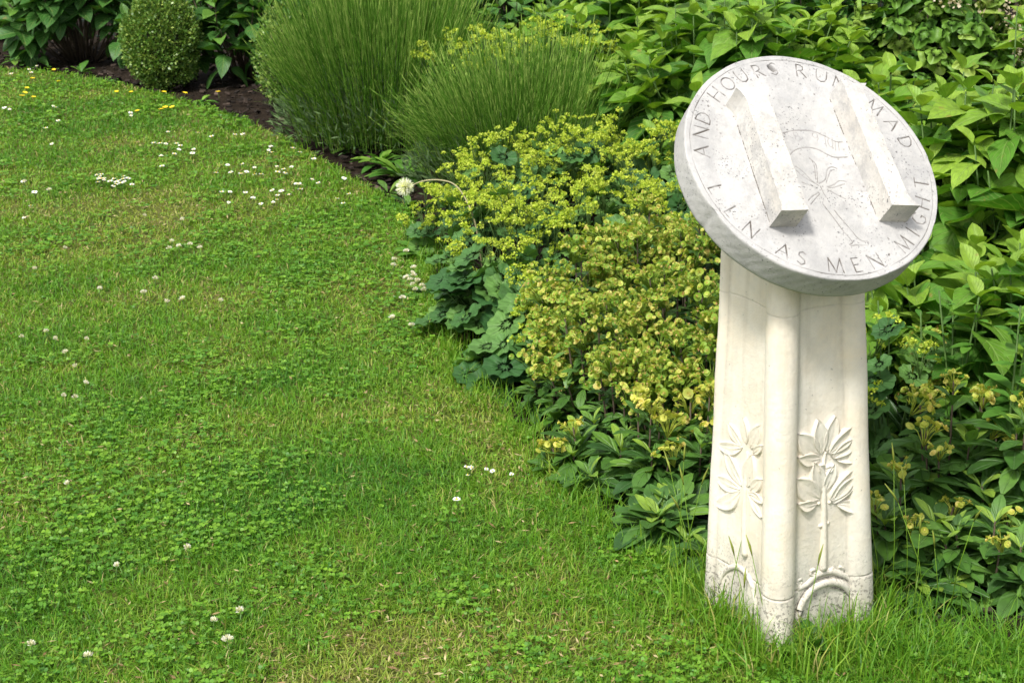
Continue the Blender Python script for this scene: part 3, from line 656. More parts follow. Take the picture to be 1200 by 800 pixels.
c0 = len(Vd); Vd = np.concatenate([Vd, [DC], [DC - DT * dn]])
T = [(c0, j, (j + 1) % NT) for j in range(NT)] + [(c0 + 1, (NA - 1) * NT + (j + 1) % NT, (NA - 1) * NT + j) for j in range(NT)]
dirt_shade = np.concatenate([dirt_shade, np.zeros(len(Vd) - len(dirt_shade))])
disc = link('dial', make_mesh('dial', Vd - RT, Q, T, None, [M_DISC], attrs={'dirt_shade': np.clip(dirt_shade, 0, 1)}), st_root)

# ---- the raised numeral 11
def bar(poly, h=.051):
    poly = [np.array(p, float) for p in poly]; n = len(poly)
    area = sum(poly[i][0] * poly[(i + 1) % n][1] - poly[(i + 1) % n][0] * poly[i][1] for i in range(n))
    if area < 0: poly = poly[::-1]
    bm = bmesh.new(); P3 = lambda p, z: Vector(DC + DR * (p[0] * de1 + p[1] * de2) + z * dn - RT)
    b = [bm.verts.new(P3(p, -.003)) for p in poly]; t = [bm.verts.new(P3(p, h)) for p in poly]
    bm.faces.new(t); bm.faces.new(b[::-1]); ed = []
    for i in range(n): bm.faces.new((b[i], b[(i + 1) % n], t[(i + 1) % n], t[i]))
    te = [e for e in bm.edges if all(v in t for v in e.verts)] + [e for e in bm.edges if e.verts[0] in t and e.verts[1] in b or e.verts[1] in t and e.verts[0] in b]
    te = [e for e in te if e.is_valid and e.calc_face_angle(0) > .5]
    bmesh.ops.bevel(bm, geom=te, offset=.0022, segments=3, affect='EDGES')
    bmesh.ops.triangulate(bm, faces=bm.faces)
    for _ in range(5): 
        le = [e for e in bm.edges if e.calc_length() > .007]
        if le: bmesh.ops.subdivide_edges(bm, edges=le, cuts=1); bmesh.ops.triangulate(bm, faces=[f for f in bm.faces if len(f.verts) > 3])
    from mathutils import noise as mn
    for v in bm.verts: v.co += v.co.normalized() * 0 + Vector(dn) * (mn.noise(v.co * 45) * .0008 + mn.noise(v.co * 160) * .0005) + Vector(de1) * (mn.noise(v.co * 60 + Vector((3, 1, 2))) * .0007)
    me = bpy.data.meshes.new('raised_numeral'); bm.to_mesh(me); bm.free(); me.materials.append(M_BAR)
    o = link('raised_numeral', me, disc); return o
def cav(p, q, bend, n=6):   # concave flare from p to q
    p = np.array(p); q = np.array(q); d = q - p; nn = np.array([-d[1], d[0]]); return [p + d * t + nn * bend * math.sin(math.pi * t) for t in np.linspace(0, 1, n)]
b1 = [(-.338, -.522), (-.318, .0), (-.306, .30)] + cav((-.306, .36), (-.27, .545), .10)[0:] + cav((-.536, .556), (-.497, .36), .12) + [(-.500, .30), (-.528, -.35), (-.535, -.47), (-.556, -.515)]
b2 = [(.348, -.530), (.556, -.552)] + cav((.575, -.552), (.512, -.38), .14) + [(.512, .38)] + cav((.512, .40), (.566, .552), .14) + [(.45, .56), (.362, .60), (.358, .3)]
bar(b1); bar(b2)
# occlusion shade and grime drawn as dark tubes where the bars meet the face
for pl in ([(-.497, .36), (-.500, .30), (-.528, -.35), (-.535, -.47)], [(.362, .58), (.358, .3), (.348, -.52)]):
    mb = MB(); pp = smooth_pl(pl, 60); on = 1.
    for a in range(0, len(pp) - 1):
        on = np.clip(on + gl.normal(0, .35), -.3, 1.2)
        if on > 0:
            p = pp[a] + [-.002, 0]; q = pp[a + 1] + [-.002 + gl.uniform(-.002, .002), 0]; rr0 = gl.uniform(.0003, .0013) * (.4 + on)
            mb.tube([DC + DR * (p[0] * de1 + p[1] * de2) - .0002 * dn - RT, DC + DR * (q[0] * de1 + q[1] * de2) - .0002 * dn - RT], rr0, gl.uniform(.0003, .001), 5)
    mb.build('lichen_shade_seam', M_LICH_SHADE, disc)

# ================================================================ planting
def rand_dir(n):
    v = rng.normal(0, 1, (n, 3)); return nrm(v)

def big_leaf_shrub(base, r, h, nst, LL, mat, label, group, name='hydrangea_shrub', ell=1., nodes=4, zlow=.25, tm=(L_OV, L_OV2), buds=.3, cat='shrub', wscale=1.):
    LL *= 1.25; nodes += 1
    t = thing(name, tuple(base), label, cat, group); mb = MB(); sm = MB(); P = []; FW = []; UP = []; S = []; TT = []
    for i in range(nst):
        a = rng.uniform(0, 2 * np.pi); q = math.sqrt(rng.uniform(0, 1)); 
        tip = np.array([r * q * math.cos(a) * ell, r * q * math.sin(a), h * (zlow + (1 - zlow) * math.sqrt(max(0, 1 - q ** 2.2))) * rng.uniform(.78, 1.04)])
        bs = np.array([tip[0] * .25, tip[1] * .25, 0]); mid_ = (bs + tip) / 2 + [tip[0] * .1, tip[1] * .1, 0]
        wv = rng.normal(0, .025, 3); sm.tube([bs, (bs + mid_) / 2 + wv, mid_ - wv * .3, (mid_ + tip) / 2 - wv * .5, tip], .0042, .0022, 5)
        ax = nrm(tip - mid_ + np.array([0, 0, .15])); az0 = rng.uniform(0, 3.14)
        ni = nodes + (1 if rng.random() < .5 else 0)
        for k in range(ni):
            p = tip - ax * (k * LL * .36 * rng.uniform(.85, 1.15)) ; sz = LL * [.45, .8, 1., 1.05, 1., .9][min(k, 5)] * rng.uniform(.8, 1.15)
            elev = [.85, .35, .05, -.2, -.35, -.4][min(k, 5)] + rng.normal(0, .15)
            for s in (0, math.pi):
                aa = az0 + k * math.pi / 2 + s + rng.normal(0, .2)
                hd = np.array([math.cos(aa), math.sin(aa), 0]); fw = hd * math.cos(elev) + np.array([0, 0, math.sin(elev)]); fw = nrm(fw + (ax - [0, 0, 1]) * .35)
                up = np.array([0, 0, 1.]) + rng.normal(0, .22, 3) - hd * math.sin(elev)
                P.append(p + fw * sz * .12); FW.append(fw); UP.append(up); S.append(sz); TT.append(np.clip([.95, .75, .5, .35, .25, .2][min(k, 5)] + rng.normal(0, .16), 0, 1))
    P = np.array(P); R_ = frames(np.array(FW), np.array(UP)); S = np.array(S); TT = np.array(TT)
    ok = P[:, 2] > .03; P, R_, S, TT = P[ok], R_[ok], S[ok], TT[ok]
    sel = rng.integers(0, 4, len(P)); S3 = S[:, None] * np.array([wscale, 1, 1]) * rng.uniform(.85, 1.15, (len(S), 3))
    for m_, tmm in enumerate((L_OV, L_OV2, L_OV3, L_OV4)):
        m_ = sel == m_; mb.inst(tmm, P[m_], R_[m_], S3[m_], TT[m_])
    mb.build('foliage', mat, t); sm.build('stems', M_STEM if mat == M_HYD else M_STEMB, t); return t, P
def px_base(px, Y, z=0.): return np.array([col_x(px, Y, z), Y, -.03])

HG = 'broad-leaved shrubs at the back of the border'
big_leaf_shrub(px_base(97, 9.3), .44, .78, 80, .112, M_HYDD, 'dark green broad-leaved shrub at the far left, left of the clipped ball', HG, ell=1.0)
big_leaf_shrub(px_base(289, 8.7), .33, .80, 64, .112, M_HYDD, 'dark green broad-leaved shrub between the clipped ball and the large lavender', HG)
big_leaf_shrub(px_base(640, 9.0), .75, .72, 80, .12, M_HYDD, 'broad-leaved shrub behind the gap between the two lavenders', HG)
big_leaf_shrub(px_base(745, 7.1), .62, .80, 85, .125, M_HYD, 'broad-leaved shrub behind the right end of the smaller lavender', HG)
big_leaf_shrub(px_base(770, 6.15), .34, .58, 44, .12, M_HYD, 'low broad-leaved shrub touching the left rim of the stone dial', HG)
big_leaf_shrub(px_base(862, 6.1), .55, .83, 85, .12, M_HYD, 'broad-leaved shrub rising directly above the top of the dial', HG)
big_leaf_shrub(px_base(965, 6.5), .5, .85, 70, .12, M_HYDD, 'darker broad-leaved shrub above the right shoulder of the dial', HG)
big_leaf_shrub(px_base(900, 8.4), .9, .9, 80, .13, M_HYDD, 'broad-leaved shrub furthest back, seen above the dial at the top of the view', HG)
big_leaf_shrub(px_base(1048, 4.6), .34, .76, 52, .125, M_HYD, 'bright green broad-leaved shrub just off the upper right rim of the dial', HG)
big_leaf_shrub(px_base(1135, 4.25), .36, .80, 60, .125, M_HYD, 'bright green broad-leaved shrub midway between dial and right edge of view', HG)
big_leaf_shrub(px_base(1225, 4.05), .34, .88, 58, .125, M_HYD, 'tall bright green broad-leaved shrub cut by the right edge of the view', HG)
big_leaf_shrub(px_base(1065, 3.85), .25, .50, 34, .12, M_HYD, 'low broad-leaved shrub tucked behind the lower right rim of the dial', HG)
big_leaf_shrub(px_base(1165, 3.6), .24, .52, 30, .11, M_HYD, 'low broad-leaved shrub in front of the taller ones near the right edge', HG)
big_leaf_shrub(px_base(1400, 4.6), .55, .95, 60, .125, M_HYD, 'broad-leaved shrub just outside the right edge of the view, beside the tall bright one', HG)

for x_, y_, h_, lab in ((1.85, 3.55, .75, 'broad-leaved shrub nearest the lawn, past the right edge of the view'), (2.35, 4.3, .9, 'broad-leaved shrub in the middle of the bed, past the right edge of the view'), (2.2, 5.6, 1.0, 'broad-leaved shrub at the back of the bed, past the right edge of the view')):
    big_leaf_shrub((x_, y_, -.03), .5, h_, 56, .12, M_HYD, lab, HG)

# lobed, blossoming shrub
def lobed_shrub(base, r, h, n, label, ell=1.):
    t = thing('flowering_shrub', tuple(base), label, 'shrub', 'lobed-leaved flowering shrubs top right'); mb = MB(); sm = MB()
    d = rand_dir(n); d[:, 2] = np.abs(d[:, 2]) * .9 + .0; rad = rng.uniform(.55, 1.03, n) ** .6
    P = d * rad[:, None] * [r * ell, r, h]; P[:, 2] += .05
    fw = nrm(d * [1, 1, .2] + rng.normal(0, .4, (n, 3)) - [0, 0, .65]); up = nrm(d + rng.normal(0, .3, (n, 3)) + [0, 0, .6])
    mb.inst(L_VINE, P, frames(fw, up), rng.uniform(.09, .155, n), rng.random(n)); mb.build('foliage', M_VINE, t)
    for i in range(14):
        q = P[rng.integers(n)]; sm.tube([[q[0] * .1, q[1] * .1, 0], q * .5, q * .95], .006, .002, 5)
    sm.build('stems', M_STEMB, t)
    for i in range(16):
        dd = rand_dir(1)[0]; dd[1] = -abs(dd[1]); dd[2] = abs(dd[2]) * .9 + .2; dd = nrm(dd); c = dd * [r * ell, r, h] * 1.03; m = 70
        q = MB(); pp = rng.normal(0, 1, (m, 3)) * [.03, .02, .035]; q.inst(L_TINY, pp, frames(rand_dir(m), rand_dir(m)), rng.uniform(.010, .022, m), rng.random(m))
        o = q.build('flower_head', M_PALE, t); o.location = c
    return t
lobed_shrub(px_base(1065, 6.2), .42, .92, 620, 'lobed-leaved shrub with cream pink blossom above the right side of the dial', 1.15)
lobed_shrub(px_base(1190, 6.3), .42, .98, 560, 'lobed-leaved shrub with few blossoms in the top right corner', 1.2)

# dark shrub in the far left corner
def small_leaf_shrub(base, r, h, n, mat, label, name, cat, group=None, lsz=.014, shell=.75, core=.0, sq=1.0):
    t = thing(name, tuple(base), label, cat, group); mb = MB()
    d = rand_dir(n); rad = rng.uniform(shell, 1.0, n) + rng.normal(0, .025, n)
    lump = 1 + .04 * np.sin(d[:, 0] * 15 + 2) * np.sin(d[:, 2] * 13) + .06 * (rng.random(n) < .03) + .05 * np.sin(d[:, 0] * 7 + d[:, 2] * 5) + .04 * np.sin(d[:, 1] * 9 - d[:, 2] * 8)
    P = d * (rad * lump)[:, None] * [r, r, h / 2]; P[:, 2] += h / 2
    P[:, :2] *= (1 - .12 * (P[:, 2:3] / h - .35)) ** sq
    ok = P[:, 2] > 0; P = P[ok]; d = d[ok]; n = len(P)
    mb.inst(L_TINY, P, frames(nrm(d + rng.normal(0, .7, (n, 3)) + [0, 0, .4]), nrm(rng.normal(0, 1, (n, 3)) + d)), rng.uniform(.8, 1.35, n) * lsz, np.clip(rng.beta(2, 2.4, n), 0, 1))
    mb.build('foliage', mat, t)
    sm = MB()
    for i in range(26):
        q = rand_dir(1)[0]; q[2] = abs(q[2]); sm.tube([[0, 0, 0], q * [r, r, h] * .45, q * [r, r, h] * .8], .006, .002, 5)
    if core:
        k = 14; Vc = []; 
        for i in range(k + 1):
            for j in range(20):
                f_ = math.pi * i / k; a = j / 20 * 6.2832; Vc.append((r * core * math.sin(f_) * math.cos(a), r * core * math.sin(f_) * math.sin(a), h / 2 + h / 2 * core * math.cos(f_)))
        sm.add(Vc, [(i * 20 + j, i * 20 + (j + 1) % 20, (i + 1) * 20 + (j + 1) % 20, (i + 1) * 20 + j) for i in range(k) for j in range(20)])
    sm.build('branches', M_DARKB, t); return t
M_DARKB = plain('dark_twig', (.04, .035, .02), .9)
small_leaf_shrub(px_base(193, 8.42), .202, .50, 26000, M_BOX, 'clipped round box ball at the border edge, between two dark broad-leaved shrubs', 'box_ball', 'topiary', None, .015, .78, .80)
small_leaf_shrub(px_base(-5, 10.2), .38, .7, 12000, M_HYDD, 'dark fine-leaved bush in the top left corner', 'dark_bush', 'bush', None, .025, .5, .6)
small_leaf_shrub(px_base(333, 7.85), .14, .52, 4200, M_BOX, 'small pale-leaved bush against the left flank of the large lavender', 'pale_bush', 'bush', None, .016, .35)

# lavender
def lavender(base, rx, ry, h, n, label, tilt=(0, 0)):
    t = thing('lavender_bush', tuple(base), label, 'lavender', 'lavender bushes in the border')
    mb = MB(); a = rng.uniform(0, 2 * np.pi, n); q = np.sqrt(rng.random(n)); ex = np.stack([np.cos(a) * q, np.sin(a) * q], 1)
    b0 = np.concatenate([ex * [rx * .74, ry * .74], rng.uniform(.02, .20, (n, 1))], 1)
    hh = h * np.sqrt(np.clip(1 - .74 * q ** 2, 0, 1)) * rng.uniform(.6, 1.05, n) * (1 + .10 * np.sin(ex[:, 0] * 7 + 1) * np.sin(ex[:, 1] * 6 + 2) + .07 * np.sin(ex[:, 0] * 17 + ex[:, 1] * 9)) * (1 + .13 * (rng.random(n) < .05))
    tp = np.stack([ex[:, 0] * rx * 1.02 + rng.normal(0, .035, n), ex[:, 1] * ry * 1.1 + rng.normal(0, .02, n), hh], 1)
    md = (b0 * .5 + tp * .5) + np.stack([-ex[:, 0] * .02, -ex[:, 1] * .02, .03 * np.ones(n)], 1) + rng.normal(0, .008, (n, 3))
    wd = rng.uniform(.0016, .0038, n); aa = rng.uniform(0, np.pi, n); s = np.stack([np.cos(aa), np.sin(aa), 0 * aa], 1); s2 = np.stack([-np.sin(aa), np.cos(aa), 0 * aa], 1)
    dr = nrm(tp - md); bud = tp + dr * rng.uniform(.02, .05, (n, 1))
    P = [(b0, 1), (md, 1), (tp, .7), (tp * .6 + bud * .4, 1.35), (bud, .4)]
    V = []
    for c, f_ in P: V += [c - s * (wd * f_ * .5)[:, None], c + s * (wd * f_ * .25)[:, None] + s2 * (wd * f_ * .45)[:, None], c + s * (wd * f_ * .25)[:, None] - s2 * (wd * f_ * .45)[:, None]]
    V = np.stack(V, 1).reshape(-1, 3); q_ = []
    for k in range(4):
        for j in range(3): q_.append((k * 3 + j, k * 3 + (j + 1) % 3, k * 3 + 3 + (j + 1) % 3, k * 3 + 3 + j))
    Q = (np.array(q_)[None] + (np.arange(n) * 15)[:, None, None]).reshape(-1, 4)
    tn = np.clip(rng.normal(.5, .27, n), 0, 1); lc = np.zeros((n, 15, 3)); lc[:, :, 2] = tn[:, None]; lc[:, 9:, 2] = np.clip(tn + .35, 0, 1)[:, None]
    mb.add(V, Q, None, lc.reshape(-1, 3)); mb.build('flower_stalks', M_LAV, t)
    m = int(n * 2.8); mb = MB(); a = rng.uniform(0, 6.28, m); q = np.sqrt(rng.random(m)); dd = nrm(np.stack([np.cos(a) * q, np.sin(a) * q, np.sqrt(1 - q ** 2) + .1], 1))
    P = dd * [rx * .98, ry * .98, h * .50] * rng.uniform(.75, 1.02, (m, 1)); mb.inst(L_TINY, P, frames(nrm(dd + rng.normal(0, .45, (m, 3)) + [0, 0, .5]), rand_dir(m)), np.stack([rng.uniform(.008, .014, m), rng.uniform(.03, .05, m), np.full(m, .02)], 1), rng.random(m))
    mb.build('leaves', M_LAVB, t); sm = MB()
    for i in range(30):
        q = rand_dir(1)[0]; q[2] = abs(q[2]); sm.tube([[0, 0, 0], q * [rx, ry, h * .4] * .5, q * [rx, ry, h * .45] * .8], .006, .003, 5)
    sm.build('woody_base', M_STEMB, t); return t
lavender(px_base(452, 7.05), .52, .46, .86, 3900, 'large lavender bush of upright green stalks at top centre left')
lavender(px_base(622, 6.2), .54, .34, .60, 2900, 'smaller lavender bush in front of the shrubs, behind the lime-flowered plants')

# lime-flowered lady's mantle
def spray_mesh(seed, R0=.042, np_=6, per=22):
    r = np.random.default_rng(seed); mb = MB()
    for k in range(np_):
        c = np.array([r.normal(0, R0 * .6), r.normal(0, R0 * .6), r.normal(0, R0 * .22)]); m = per; dd = nrm(r.normal(0, 1, (m, 3))); dd[:, 2] = np.abs(dd[:, 2]) * .9
        P = c + dd * r.uniform(.003, .0105, (m, 1)); f = nrm(dd + r.normal(0, .8, (m, 3)))
        mb.inst(L_TINY, P, frames(f, nrm(dd + r.normal(0, .3, (m, 3)))), np.stack([r.uniform(.008, .012, m), r.uniform(.0055, .009, m), np.full(m, .008)], 1), np.clip(r.random(m) * .8 + dd[:, 2] * .2, 0, 1))
        mb.tube([[0, 0, -.09], c * .4 + [0, 0, -.03], c], .0011, .0006, 4, .2, 1)
    return mb.mesh('flower_spray', [M_LMF, M_STEM])
SPR = [spray_mesh(s) for s in range(5)]
def lady_mantle(base, rx, ry, h, nl, ns, label, lsz=.095, fl_h=1.0, side=None):
    t = thing('lady_mantle_plant', tuple(base), label, 'perennial plant', 'lime-flowered lady mantle clumps'); mb = MB(); sm = MB()
    a = rng.uniform(0, 2 * np.pi, nl); q = np.sqrt(rng.random(nl)); z = h * .82 * np.sqrt(np.clip(1 - .85 * q ** 2, 0, 1)) * rng.uniform(.5, 1.12, nl)
    P = np.stack([np.cos(a) * q * rx, np.sin(a) * q * ry, z], 1); out = np.stack([np.cos(a) * q, np.sin(a) * q, 0 * a], 1)
    nrm_ = nrm(out * .9 + [0, 0, .8] + rng.normal(0, .22, (nl, 3))); fw = nrm(out + rng.normal(0, .3, (nl, 3)) * [1, 1, .2] - [0, 0, .2])
    mb.inst(L_LM, P, frames(fw, nrm_), rng.uniform(.65, 1.2, nl) * lsz, rng.random(nl)); mb.build('leaves', M_LML, t)
    for p in P: sm.tube([[p[0] * .2, p[1] * .2, 0], [p[0] * .75, p[1] * .75, p[2] * .7], p], .0022, .0016, 4)
    sm.build('stems', M_STEM, t)
    for i in range(ns):
        aa = rng.uniform(0, 6.283); qq = math.sqrt(rng.random()); 
        if side is not None and rng.random() < .5: aa = side + rng.normal(0, .9)
        o = link('flower_spray', SPR[rng.integers(5)], t); zz = h * fl_h * math.sqrt(max(.05, 1 - .7 * qq ** 2)) * rng.uniform(.8, 1.1)
        o.location = (math.cos(aa) * qq * rx, math.sin(aa) * qq * ry, zz); o.rotation_euler = (-math.sin(aa) * qq * .0 + rng.normal(0, .25), rng.normal(0, .25), rng.uniform(0, 6.28)); s = rng.uniform(.75, 1.2); o.scale = (s, s, s)
    return t
LMK = [(545, 5.35, .20, .16, .26, 34, 30, 'small lime-flowered lady mantle clump beside the dandelion head', .08),
       (600, 5.6, .25, .22, .36, 37, 44, 'lime-flowered lady mantle clump furthest left in the back row against the smaller lavender', .09),
       (685, 5.65, .25, .22, .40, 40, 46, 'lime-flowered lady mantle clump in the middle of the back row against the lavender', .09),
       (775, 5.5, .26, .22, .40, 40, 47, 'lime-flowered lady mantle clump touching the left rim of the dial', .09),
       (605, 5.0, .25, .22, .34, 44, 44, 'lime-flowered lady mantle clump in the middle row, left side', .09),
       (700, 4.95, .26, .22, .38, 44, 47, 'lime-flowered lady mantle clump in the middle row, behind the brownish spurge', .09),
       (790, 4.85, .22, .2, .38, 40, 28, 'lime-flowered lady mantle clump between the dial rim and the brownish spurge', .09),
       (585, 4.5, .20, .20, .30, 78, 11, 'lady mantle clump with large bare blue-green leaves at the lawn edge', .125),
       (566, 4.62, .13, .13, .17, 26, 4, 'low lady mantle clump with pale leaves spilling onto the lawn', .105),
       (603, 4.12, .13, .12, .17, 30, 3, 'low lady mantle clump of large leaves at the front corner by the spurge', .12),
       (640, 4.25, .17, .17, .25, 46, 8, 'lady mantle clump of large dark leaves beside the spurge', .12)]
for px, Y, rx, ry, h, nl, ns, lab, ls in LMK: lady_mantle(px_base(px, Y, h * .5), rx, ry, h, nl, ns, lab, ls)
lady_mantle(px_base(1052, 3.5, .3), .14, .14, .42, 16, 10, 'lady mantle clump half hidden behind the right side of the pillar', .10)

# yellow umbels behind small lavender
def umbel_plant(base, r, h, n, label):
    t = thing('yellow_umbel_plant', tuple(base), label, 'perennial plant', 'yellow-flowered plants behind the small lavender'); sm = MB(); lf = MB()
    for i in range(n):
        a = rng.uniform(0, 6.28); q = math.sqrt(rng.random()); tip = np.array([math.cos(a) * q * r, math.sin(a) * q * r * .7, h * rng.uniform(.85, 1.05) * (1 - .15 * q)])
        sm.tube([[tip[0] * .3, tip[1] * .3, 0], tip * [.8, .8, .6], tip], .003, .0015, 4)
        o = link('flower_spray', SPR[rng.integers(5)], t); o.location = tip; o.rotation_euler = (0, 0, rng.uniform(0, 6)); o.scale = (1.25,) * 3
        m = 8; P = np.array([tip * [.9, .9, 0] + [0, 0, tip[2] * rng.uniform(.4, .9)] for _ in range(m)]); lf.inst(L_OV, P, frames(nrm(rng.normal(0, 1, (m, 3)) * [1, 1, .3]), np.tile([0, 0, 1.], (m, 1))), rng.uniform(.03, .06, m), rng.random(m))
    sm.build('stems', M_STEM, t); lf.build('leaves', M_WEED, t); return t
umbel_plant(px_base(560, 6.75), .24, .56, 26, 'yellow-flowered plant rising behind the left part of the smaller lavender')
umbel_plant(px_base(655, 6.75), .26, .60, 34, 'yellow-flowered plant rising behind the right part of the smaller lavender')

# spurge
def head_mesh(seed, nb=26, R0=.050, sz=.0165, mat=None):
    r = np.random.default_rng(seed); mb = MB()
    dd = nrm(r.normal(0, 1, (nb, 3))); dd[:, 2] = np.abs(dd[:, 2]) * .75 + .15; dd = nrm(dd); P = dd * R0 * r.uniform(.55, 1.1, (nb, 1)) * [1, 1, .75]
    up = nrm(dd + r.normal(0, .4, (nb, 3)) + [0, 0, .25]); fw = rand_dir(nb); tn = np.clip(r.beta(1.5, 2.3, nb), 0, .9)
    mb.inst(L_DISC, P, frames(fw, up), (r.uniform(.55, 1.25, nb) * sz)[:, None] * r.uniform(.75, 1.15, (nb, 3)), tn)
    mb.inst(L_DISC, P + up * .003, frames(fw, nrm(up + r.normal(0, .4, (nb, 3)))), r.uniform(.5, .8, nb) * sz, np.clip(tn + .12, 0, .9))
    m = nb * 2; k = np.tile(np.arange(nb), 2); mb.inst(L_TINY, P[k] + up[k] * .004 + r.normal(0, .0015, (m, 3)), frames(rand_dir(m), rand_dir(m)), r.uniform(.004, .007, m), r.uniform(.9, 1, m))
    for p in P: mb.tube([[0, 0, -.03], p * .5 + [0, 0, -.006], p], .001, .0008, 4, .1)
    return mb.mesh('flower_head', [mat or M_SPB])
HEAD = [head_mesh(s) for s in range(5)]; HEADY = [head_mesh(s + 9, 14, .036, .016, M_SPY) for s in range(3)]
def spurge(base, rx, ry, h, nst, nh, label, leafL=.07, group='brownish yellow spurge clumps', heads=None, rosette=.8, ll_low=0.):
    t = thing('spurge_plant', tuple(base), label, 'perennial plant', group); mb = MB(); sm = MB(); P = []; FW = []; UP = []; S = []; TT = []; heads = heads or HEAD; cnt = 0
    for i in range(nst):
        a = rng.uniform(0, 6.283); q = math.sqrt(rng.random()); fl = cnt < nh and (i < nh); cnt += fl
        hz = h * math.sqrt(max(.1, 1 - .75 * q * q)) * rng.uniform(.8, 1.08) * (1. if fl else rng.uniform(.35, .8))
        tip = np.array([math.cos(a) * q * rx, math.sin(a) * q * ry, hz]); bs = np.array([tip[0] * .3, tip[1] * .3, 0]); md = (bs + tip) / 2 + [tip[0] * .15, tip[1] * .15, -.02]
        sm.tube([bs, md, tip], .0032, .002, 5)
        if fl:
            o = link('flower_head', heads[rng.integers(len(heads))], t); o.location = tip; s = rng.uniform(.8, 1.25); o.scale = (s, s, s); o.rotation_euler = (-math.sin(a) * q * .6 * 0 + rng.normal(0, .25), rng.normal(0, .25), rng.uniform(0, 6.28))
        ax = nrm(tip - md + np.array([0, 0, .02])); nlv = 16 if not fl else 9
        for k in range(nlv):
            f_ = k / nlv; aa = k * 2.4 + rng.normal(0, .2); p = tip - ax * f_ * min(.10, hz * .6) * (1 if not fl else 1.3) - (ax * .03 if fl else 0)
            elv = (1.1 - 1.3 * f_) + rng.normal(0, .15); hd = np.array([math.cos(aa), math.sin(aa), 0]); fw = nrm(hd * math.cos(elv) + ax * math.sin(elv))
            P.append(p); FW.append(fw); UP.append(nrm(ax * math.cos(elv) - hd * math.sin(elv) + 1e-3)); S.append(leafL * (.5 + .6 * min(1, f_ * 2.5)) * rng.uniform(.8, 1.15) * (.75 if fl else 1)); TT.append(np.clip((.95 if k < 3 and not fl else .4) + rng.normal(0, .2), 0, 1))
    P = np.array(P); S = np.array(S); ok = P[:, 2] > .01
    mb.inst(L_LAN, P[ok], frames(np.array(FW), np.array(UP))[ok], (S[:, None] * [1.15, 1, 1])[ok], np.array(TT)[ok]); mb.build('leaves', M_SPL, t); sm.build('stems', M_STEMB, t); return t
SPK = [(668, 3.92, .12, .11, .24, 26, 18, 'low brownish yellow spurge at the lawn side of the mass, beside large lady mantle leaves'),
       (742, 3.62, .14, .11, .27, 30, 20, 'low brownish yellow spurge in front of the mass, above the yellow heads'),
       (805, 3.55, .13, .11, .28, 28, 18, 'low brownish yellow spurge in front, left of the pillar at mid height'),
       (690, 4.12, .17, .15, .37, 44, 36, 'brownish yellow spurge clump nearest the large lady mantle leaves'),
       (760, 4.3, .19, .16, .42, 50, 42, 'brownish yellow spurge clump at the back, against the lime flowers'),
       (822, 4.2, .17, .16, .42, 44, 36, 'brownish yellow spurge clump just under the lower left rim of the dial'),
       (712, 3.82, .16, .14, .34, 44, 34, 'brownish yellow spurge clump front left of the mass'),
       (790, 3.85, .18, .15, .38, 48, 38, 'brownish yellow spurge clump in the centre of the mass'),
       (845, 3.6, .14, .13, .36, 36, 26, 'brownish yellow spurge clump pressed against left side of the pillar')]
for px, Y, rx, ry, h, n_, nh, lab in SPK: spurge(px_base(px, Y, h * .5), rx, ry, h, n_, nh, lab)
G2 = 'dark-leaved spurge plants along the lawn edge'
spurge(px_base(697, 3.50, .08), .11, .09, .17, 7, 3, 'dark-leaved spurge rosette nearest the lawn with a few yellow bracts on its left', .105, G2, HEADY)
spurge(px_base(752, 3.40, .1), .12, .10, .24, 9, 5, 'dark-leaved spurge with pale yellow heads, second from the left along the lawn edge', .09, G2, HEADY)
spurge(px_base(785, 3.20, .08), .10, .08, .17, 8, 0, 'flowerless dark-leaved spurge left of the pillar foot', .10, G2)
spurge(px_base(822, 3.05, .06), .08, .07, .12, 6, 0, 'low flowerless spurge touching the left edge of the pillar foot', .085, G2)
spurge(px_base(815, 3.40, .1), .12, .1, .26, 14, 4, 'dark-leaved spurge behind the grass stalks left of the pillar', .085, G2, HEADY)
G3 = 'spurge plants right of the pillar'
spurge(px_base(1125, 3.25, .2), .14, .11, .40, 13, 8, 'dark spurge with yellow heads standing tallest right of the pillar', .11, G3, HEADY)
spurge(px_base(1190, 3.15, .2), .13, .1, .38, 12, 7, 'dark spurge with yellow heads at the right edge of the view', .11, G3, HEADY)
spurge(px_base(1065, 3.05, .12), .10, .08, .24, 9, 4, 'dark glossy spurge rosette immediately right of the pillar', .12, G3, HEADY)
spurge(px_base(1072, 2.93, .06), .09, .07, .14, 7, 0, 'low flowerless spurge rosette in the grass right of the pillar foot', .095, G3)
spurge(px_base(1165, 2.95, .1), .12, .09, .22, 9, 3, 'small spurge with pale yellow heads in the bottom right corner', .085, G3, HEADY)
spurge(px_base(1225, 2.92, .1), .12, .09, .20, 9, 0, 'spurge rosette cut by the right edge near the bottom corner', .085, G3)
spurge(px_base(1110, 3.55, .2), .18, .12, .30, 18, 5, 'shaded spurge behind the strap-leaved lily right of the pillar', .085, G3)

